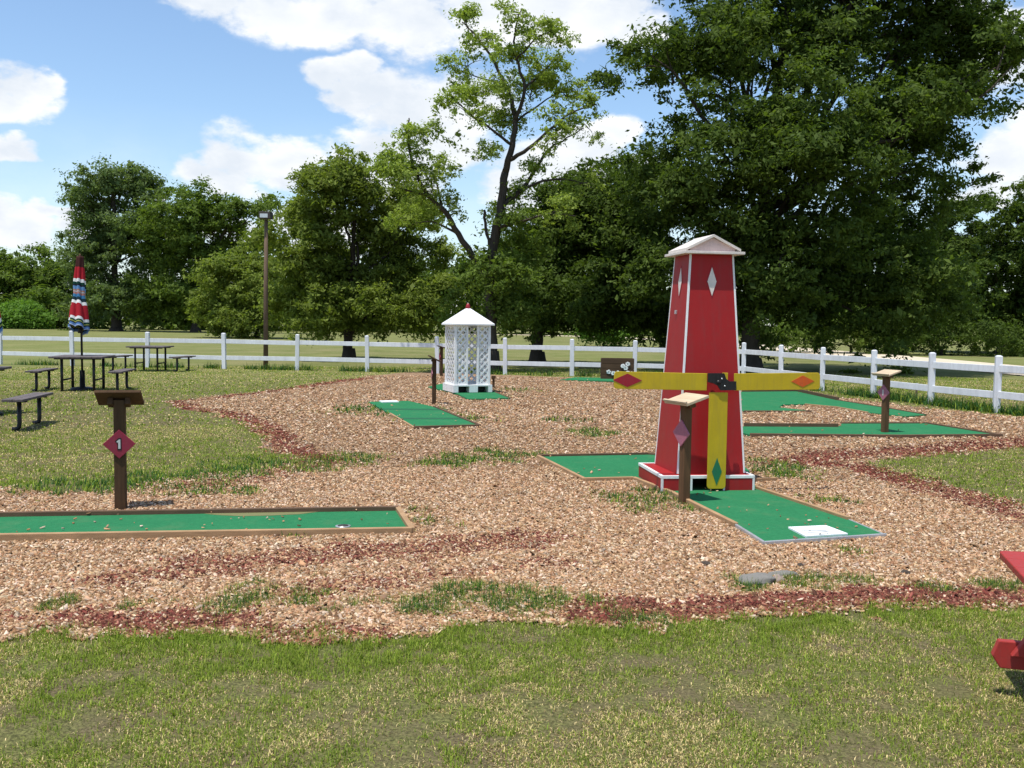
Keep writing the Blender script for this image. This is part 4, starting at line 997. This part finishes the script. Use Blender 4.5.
# the tall sparse tree: limbs follow its own habit, leaves in thin sprays along the twigs
def sparse_tree():
    Y = 33.2; rng = random.Random(4); base = at(490, 384, Y); base.z = 0
    t = thing('sparse_tree', 'tall thin-leaved tree with bare limbs rising behind the lattice gazebo', 'tree', base)
    mb = MB(); sc = Y / FPX
    def PX(x, y, dy=0): p = at(x, y, Y); s = (Y + dy) / Y; return Vector((p.x * s - base.x, dy, CAM_H + (p.z - CAM_H) * s))
    mb.tube([(0, 0, -.2), (0, 0, .12), (0, 0, .35), (0, 0, .7)], [.50, .40, .33, .29], 12)
    spec = [([(490, 372), (491, 335), (490, 300), (489, 265), (496, 232), (501, 206), (505, 173)], [0]*7, .29, .16),
            ([(505, 173), (512, 145), (515, 122), (511, 98), (505, 84), (491, 56), (477, 37), (462, 22)], [0, 0, .2, .4, .6, .8, 1, 1.2], .15, .025),
            ([(515, 122), (524, 89), (516, 56), (515, 28), (522, 8)], [.2, -.3, -.5, -.7, -.9], .09, .02),
            ([(516, 60), (535, 40), (552, 30)], [-.5, -.9, -1.2], .05, .015), ([(524, 89), (545, 70), (556, 55)], [-.3, .6, 1.0], .06, .015),
            ([(509, 160), (529, 148), (548, 131), (571, 113), (597, 104)], [0, -.5, -.9, -1.3, -1.6], .10, .02),
            ([(501, 206), (519, 192), (533, 173), (548, 150), (562, 141), (584, 128)], [0, .4, .9, 1.3, 1.5, 1.8], .12, .02),
            ([(519, 192), (543, 181), (570, 180), (592, 188)], [.4, .2, -.2, -.6], .07, .02),
            ([(490, 285), (477, 263), (458, 234), (444, 211), (428, 195), (412, 164), (407, 131), (409, 118)], [0, -.2, -.5, -.8, -1.1, -1.4, -1.5, -1.5], .17, .025),
            ([(444, 211), (436, 180), (442, 155)], [-.8, -.3, .2], .06, .015), ([(428, 195), (405, 190), (385, 180)], [-1.1, -1.6, -2.0], .06, .015),
            ([(458, 234), (432, 222), (405, 226)], [-.5, 0, .5], .06, .015),
            ([(491, 250), (486, 228), (484, 210)], [0, -.1, -.2], .07, .055),
            ([(512, 145), (490, 128), (468, 112), (452, 96)], [0, -.6, -1, -1.4], .07, .015), ([(505, 84), (480, 78), (458, 70)], [.6, 1.2, 1.6], .05, .012),
            ([(515, 122), (540, 104), (566, 88)], [.2, 1.0, 1.6], .06, .015), ([(497, 228), (520, 222), (550, 214), (576, 216)], [0, -.6, -1.2, -1.6], .08, .02)]
    for pts, dys, ra, rb_ in spec:
        limb(mb, [PX(x, y, d) for (x, y), d in zip(pts, dys)], ra * .82, rb_ * .8, rng, .03, 9, 4)
    lob = [(466, 24, 24, 16, 1.2), (490, 38, 22, 16, .8), (520, 14, 26, 14, -.9), (552, 34, 24, 18, -1.2), (468, 66, 24, 18, 1.4), (512, 62, 26, 20, -.4), (548, 70, 24, 18, .8),
           (486, 92, 26, 18, -.6), (530, 98, 30, 20, .4), (566, 96, 26, 18, 1.4), (592, 106, 20, 13, -1.6), (466, 112, 22, 14, -1.1), (505, 122, 26, 16, .6), (556, 130, 30, 16, -1),
           (588, 128, 18, 12, 1.8), (480, 150, 18, 14, -.5), (535, 160, 22, 12, .9), (580, 184, 24, 13, -.5), (520, 188, 22, 12, .5), (560, 212, 30, 14, -1.4), (505, 212, 26, 14, .6),
           (408, 136, 24, 18, -1.5), (390, 165, 20, 18, -1.8), (420, 165, 24, 20, -1.2), (444, 165, 18, 16, .1), (392, 186, 20, 16, -2.0), (432, 192, 26, 18, -.8), (408, 218, 26, 18, .4), (450, 208, 18, 16, -.6), (440, 130, 12, 10, -1.)]
    lb = lobes_px(base, Y, lob, rng, .9)
    V, F, T, cl = leaves(lb, 60000, .10, GREENS['sparse'], .24, 20, 5, thr=.42, shell=.55, droop=.5, puff=2.0, fill=.50)
    for c_ in cl[:700]:
        e_ = Vector(c_); j = min(range(len(lb)), key=lambda i: (Vector(lb[i][:3]) - e_).length); s_v = Vector(lb[j][:3])
        limb(mb, [s_v, s_v.lerp(e_, .5) + Vector((0, 0, .05)), e_], .018, .005, rng, .03, 4, 2)
    mb.build('trunk', M['bark'], t); link_mesh('crown', V, F, M['leaf'], t, tint=T)
    # low leafy shoots round the trunk
    lob = [(500, 262, 26, 26, .5), (520, 240, 22, 20, -.4), (470, 300, 22, 22, .6), (515, 290, 22, 26, -.7), (505, 320, 22, 16, .5), (478, 268, 12, 14, -.5)]
    lb = lobes_px(base, Y, lob, rng, .9); V, F, T, cl = leaves(lb, 16000, .13, GREENS['mid'], .34, 30, 6, thr=.38)
    link_mesh('trunk_shoots', V, F, M['leaf'], t, tint=T)
sparse_tree()
# far wood: one mass closing the gaps at the far end of the field
def woodland():
    rng = random.Random(8); lst = []
    for x in range(-150, 1250, 26):
        hgt = 62 if 390 < x < 640 else (34 if x < 380 else 40)
        if x < 60: hgt = 20
        hgt *= rng.uniform(.75, 1.2); yb = 330 + (x - 300) * .0122
        for k in range(3): lst.append((x + rng.uniform(-14, 14), yb - hgt * (.2 + .3 * k), rng.uniform(18, 26), hgt * .28, rng.uniform(-8, 8)))
    base = Vector((0, 150, 0)); lb = lobes_px(base, 150, lst, rng, .6)
    V, F, T, cl = leaves(lb, 130000, .75, GREENS['mid'][:3], 1.6, 45, 71, thr=.25)
    V = V + np.array([0, 150, 0]); o = link_mesh('woodland', V, F, M['leaf'], tint=T); o['kind'] = 'stuff'; o['label'] = 'dense far-off wood closing the field'
woodland()

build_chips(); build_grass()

# ------------------------------------------------------------------ light and sky
EL, to_sun = R(73.5), Vector((-.66, -.75, 0)).normalized()
sdir = Vector((to_sun.x * math.cos(EL), to_sun.y * math.cos(EL), math.sin(EL)))
sd_ = bpy.data.lights.new('sun', 'SUN'); sd_.energy = 3.7; sd_.angle = R(.53); sd_.color = (1, .955, .88)
so = bpy.data.objects.new('sun', sd_); col.objects.link(so); so.rotation_euler = sdir.to_track_quat('Z', 'Y').to_euler()
w = bpy.data.worlds.new('World'); scene.world = w; w.use_nodes = True; nt = w.node_tree; nt.nodes.clear()
wo = nt.nodes.new('ShaderNodeOutputWorld'); bg = nt.nodes.new('ShaderNodeBackground'); bg.inputs[1].default_value = 1
sky = nt.nodes.new('ShaderNodeTexSky'); sky.sky_type = 'NISHITA'; sky.sun_disc = False; sky.sun_elevation = EL
sky.sun_rotation = math.atan2(sdir.x, sdir.y); sky.air_density = 1.0; sky.dust_density = .6; sky.ozone_density = 1.2
SKY_K = .128
skyc = mixc(nt, 1.0, sky.outputs[0], (SKY_K * .92, SKY_K * .99, SKY_K * 1.04), 'MULTIPLY')
tc_ = nt.nodes.new('ShaderNodeTexCoord').outputs['Generated']
def vm(op, a, b):
    n = nt.nodes.new('ShaderNodeVectorMath'); n.operation = op
    for i, v in enumerate((a, b)):
        if isinstance(v, (tuple, list, Vector)): n.inputs[i].default_value = tuple(v)
        else: L(nt, v, n.inputs[i])
    return n
ST = 1.7
vs = vm('MULTIPLY', tc_, (1, 1, ST)).outputs[0]
wA = nt.nodes.new('ShaderNodeTexNoise'); wA.inputs['Scale'].default_value = 8; wA.inputs['Detail'].default_value = 5; L(nt, vs, wA.inputs[0])
wB = nt.nodes.new('ShaderNodeTexNoise'); wB.inputs['Scale'].default_value = 30; wB.inputs['Detail'].default_value = 4; L(nt, vs, wB.inputs[0])
warp = vm('ADD', vm('MULTIPLY', vm('SUBTRACT', wA.outputs[1], (.5, .5, .5)).outputs[0], (.09, .09, .09)).outputs[0],
          vm('MULTIPLY', vm('SUBTRACT', wB.outputs[1], (.5, .5, .5)).outputs[0], (.035, .035, .035)).outputs[0])
vw = vm('ADD', vs, warp.outputs[0]).outputs[0]
dens = None
clouds = [(215,8,45),(270,8,60),(330,15,60),(400,18,75),(470,10,70),(540,0,75),(600,15,60),(640,30,40),
          (340,80,30),(362,76,36),(390,95,55),(430,110,55),(455,140,55),(415,155,60),(415,110,75),(440,140,80),(380,150,60),(470,95,60),(355,100,30),(400,180,60),
          (250,158,56),(290,154,42),(215,170,42),(240,178,50),(300,175,30),
          (25,90,42),(5,85,36),(52,82,22),(18,138,26),(-10,138,26),
          (50,210,24),(165,195,14),(20,235,50),(75,215,20),(-10,220,50),(100,230,40),
          (590,145,45),(560,165,60),(620,135,36),(540,190,70),(640,170,40),
          (1012,150,55),(1000,30,45),(1020,60,60),(960,20,40),(1060,150,90),(985,190,40),(290,225,50),(330,235,60),(230,235,40),
          (-150,60,90),(-240,140,110),(1150,60,110),(1230,210,120)]
for px_, py_, r_ in clouds:
    d = ray(px_, py_).normalized()
    n = vm('DISTANCE', vw, (d.x, d.y, d.z * ST)).outputs['Value']
    f = mrange(nt, n, 0, r_ / FPX * 1.05, 1, 0)
    f.node.clamp = True
    dens = f if dens is None else math_(nt, 'MAXIMUM', dens, f)
nA = noise(nt, vs, 9, 9, .6); nB = noise(nt, vs, 26, 8, .62); nC = noise(nt, vs, 2.2, 6, .55)
df = math_(nt, 'ADD', dens, math_(nt, 'ADD', math_(nt, 'MULTIPLY', math_(nt, 'SUBTRACT', nA, .5), 1.25), math_(nt, 'MULTIPLY', math_(nt, 'SUBTRACT', nB, .5), .9)))
gate = mrange(nt, dens, 0, .25)
alpha = math_(nt, 'MULTIPLY', mrange(nt, df, .03, .50, 0, 1, True), gate)
# scattered clouds over the rest of the sky, high up and behind
sepv = nt.nodes.new('ShaderNodeSeparateXYZ'); L(nt, tc_, sepv.inputs[0])
rest = math_(nt, 'MULTIPLY', mrange(nt, nC, .56, .68, 0, .9, True), mrange(nt, sepv.outputs[1], .55, .3))
veil = math_(nt, 'MULTIPLY', mrange(nt, sepv.outputs[2], .20, .02), mrange(nt, nA, .3, .7, .12, .5))
alpha = math_(nt, 'MAXIMUM', math_(nt, 'MAXIMUM', alpha, rest), veil)
off = vm('ADD', vs, (-.015, 0, .06)).outputs[0]
nS = noise(nt, off, 9, 7, .6)
lit = mrange(nt, math_(nt, 'SUBTRACT', nA, nS), -.12, .10, 0, 1)
core = mrange(nt, dens, .35, .9, 1, .55)
cloudc = mixc(nt, math_(nt, 'MULTIPLY', math_(nt, 'ADD', math_(nt, 'MULTIPLY', lit, .6), .4), core), (.50, .56, .64), (.76, .77, .78))
skyc = mixc(nt, alpha, skyc, cloudc)
L(nt, skyc, bg.inputs[0]); L(nt, bg.outputs[0], wo.inputs[0])

scene.view_settings.view_transform = 'Standard'; scene.view_settings.look = 'None'
scene.view_settings.gamma = 1; scene.view_settings.use_curve_mapping = False
scene.view_settings.exposure = 0.5
scene.cycles.max_bounces = 8; scene.cycles.transparent_max_bounces = 8; scene.cycles.use_denoising = True
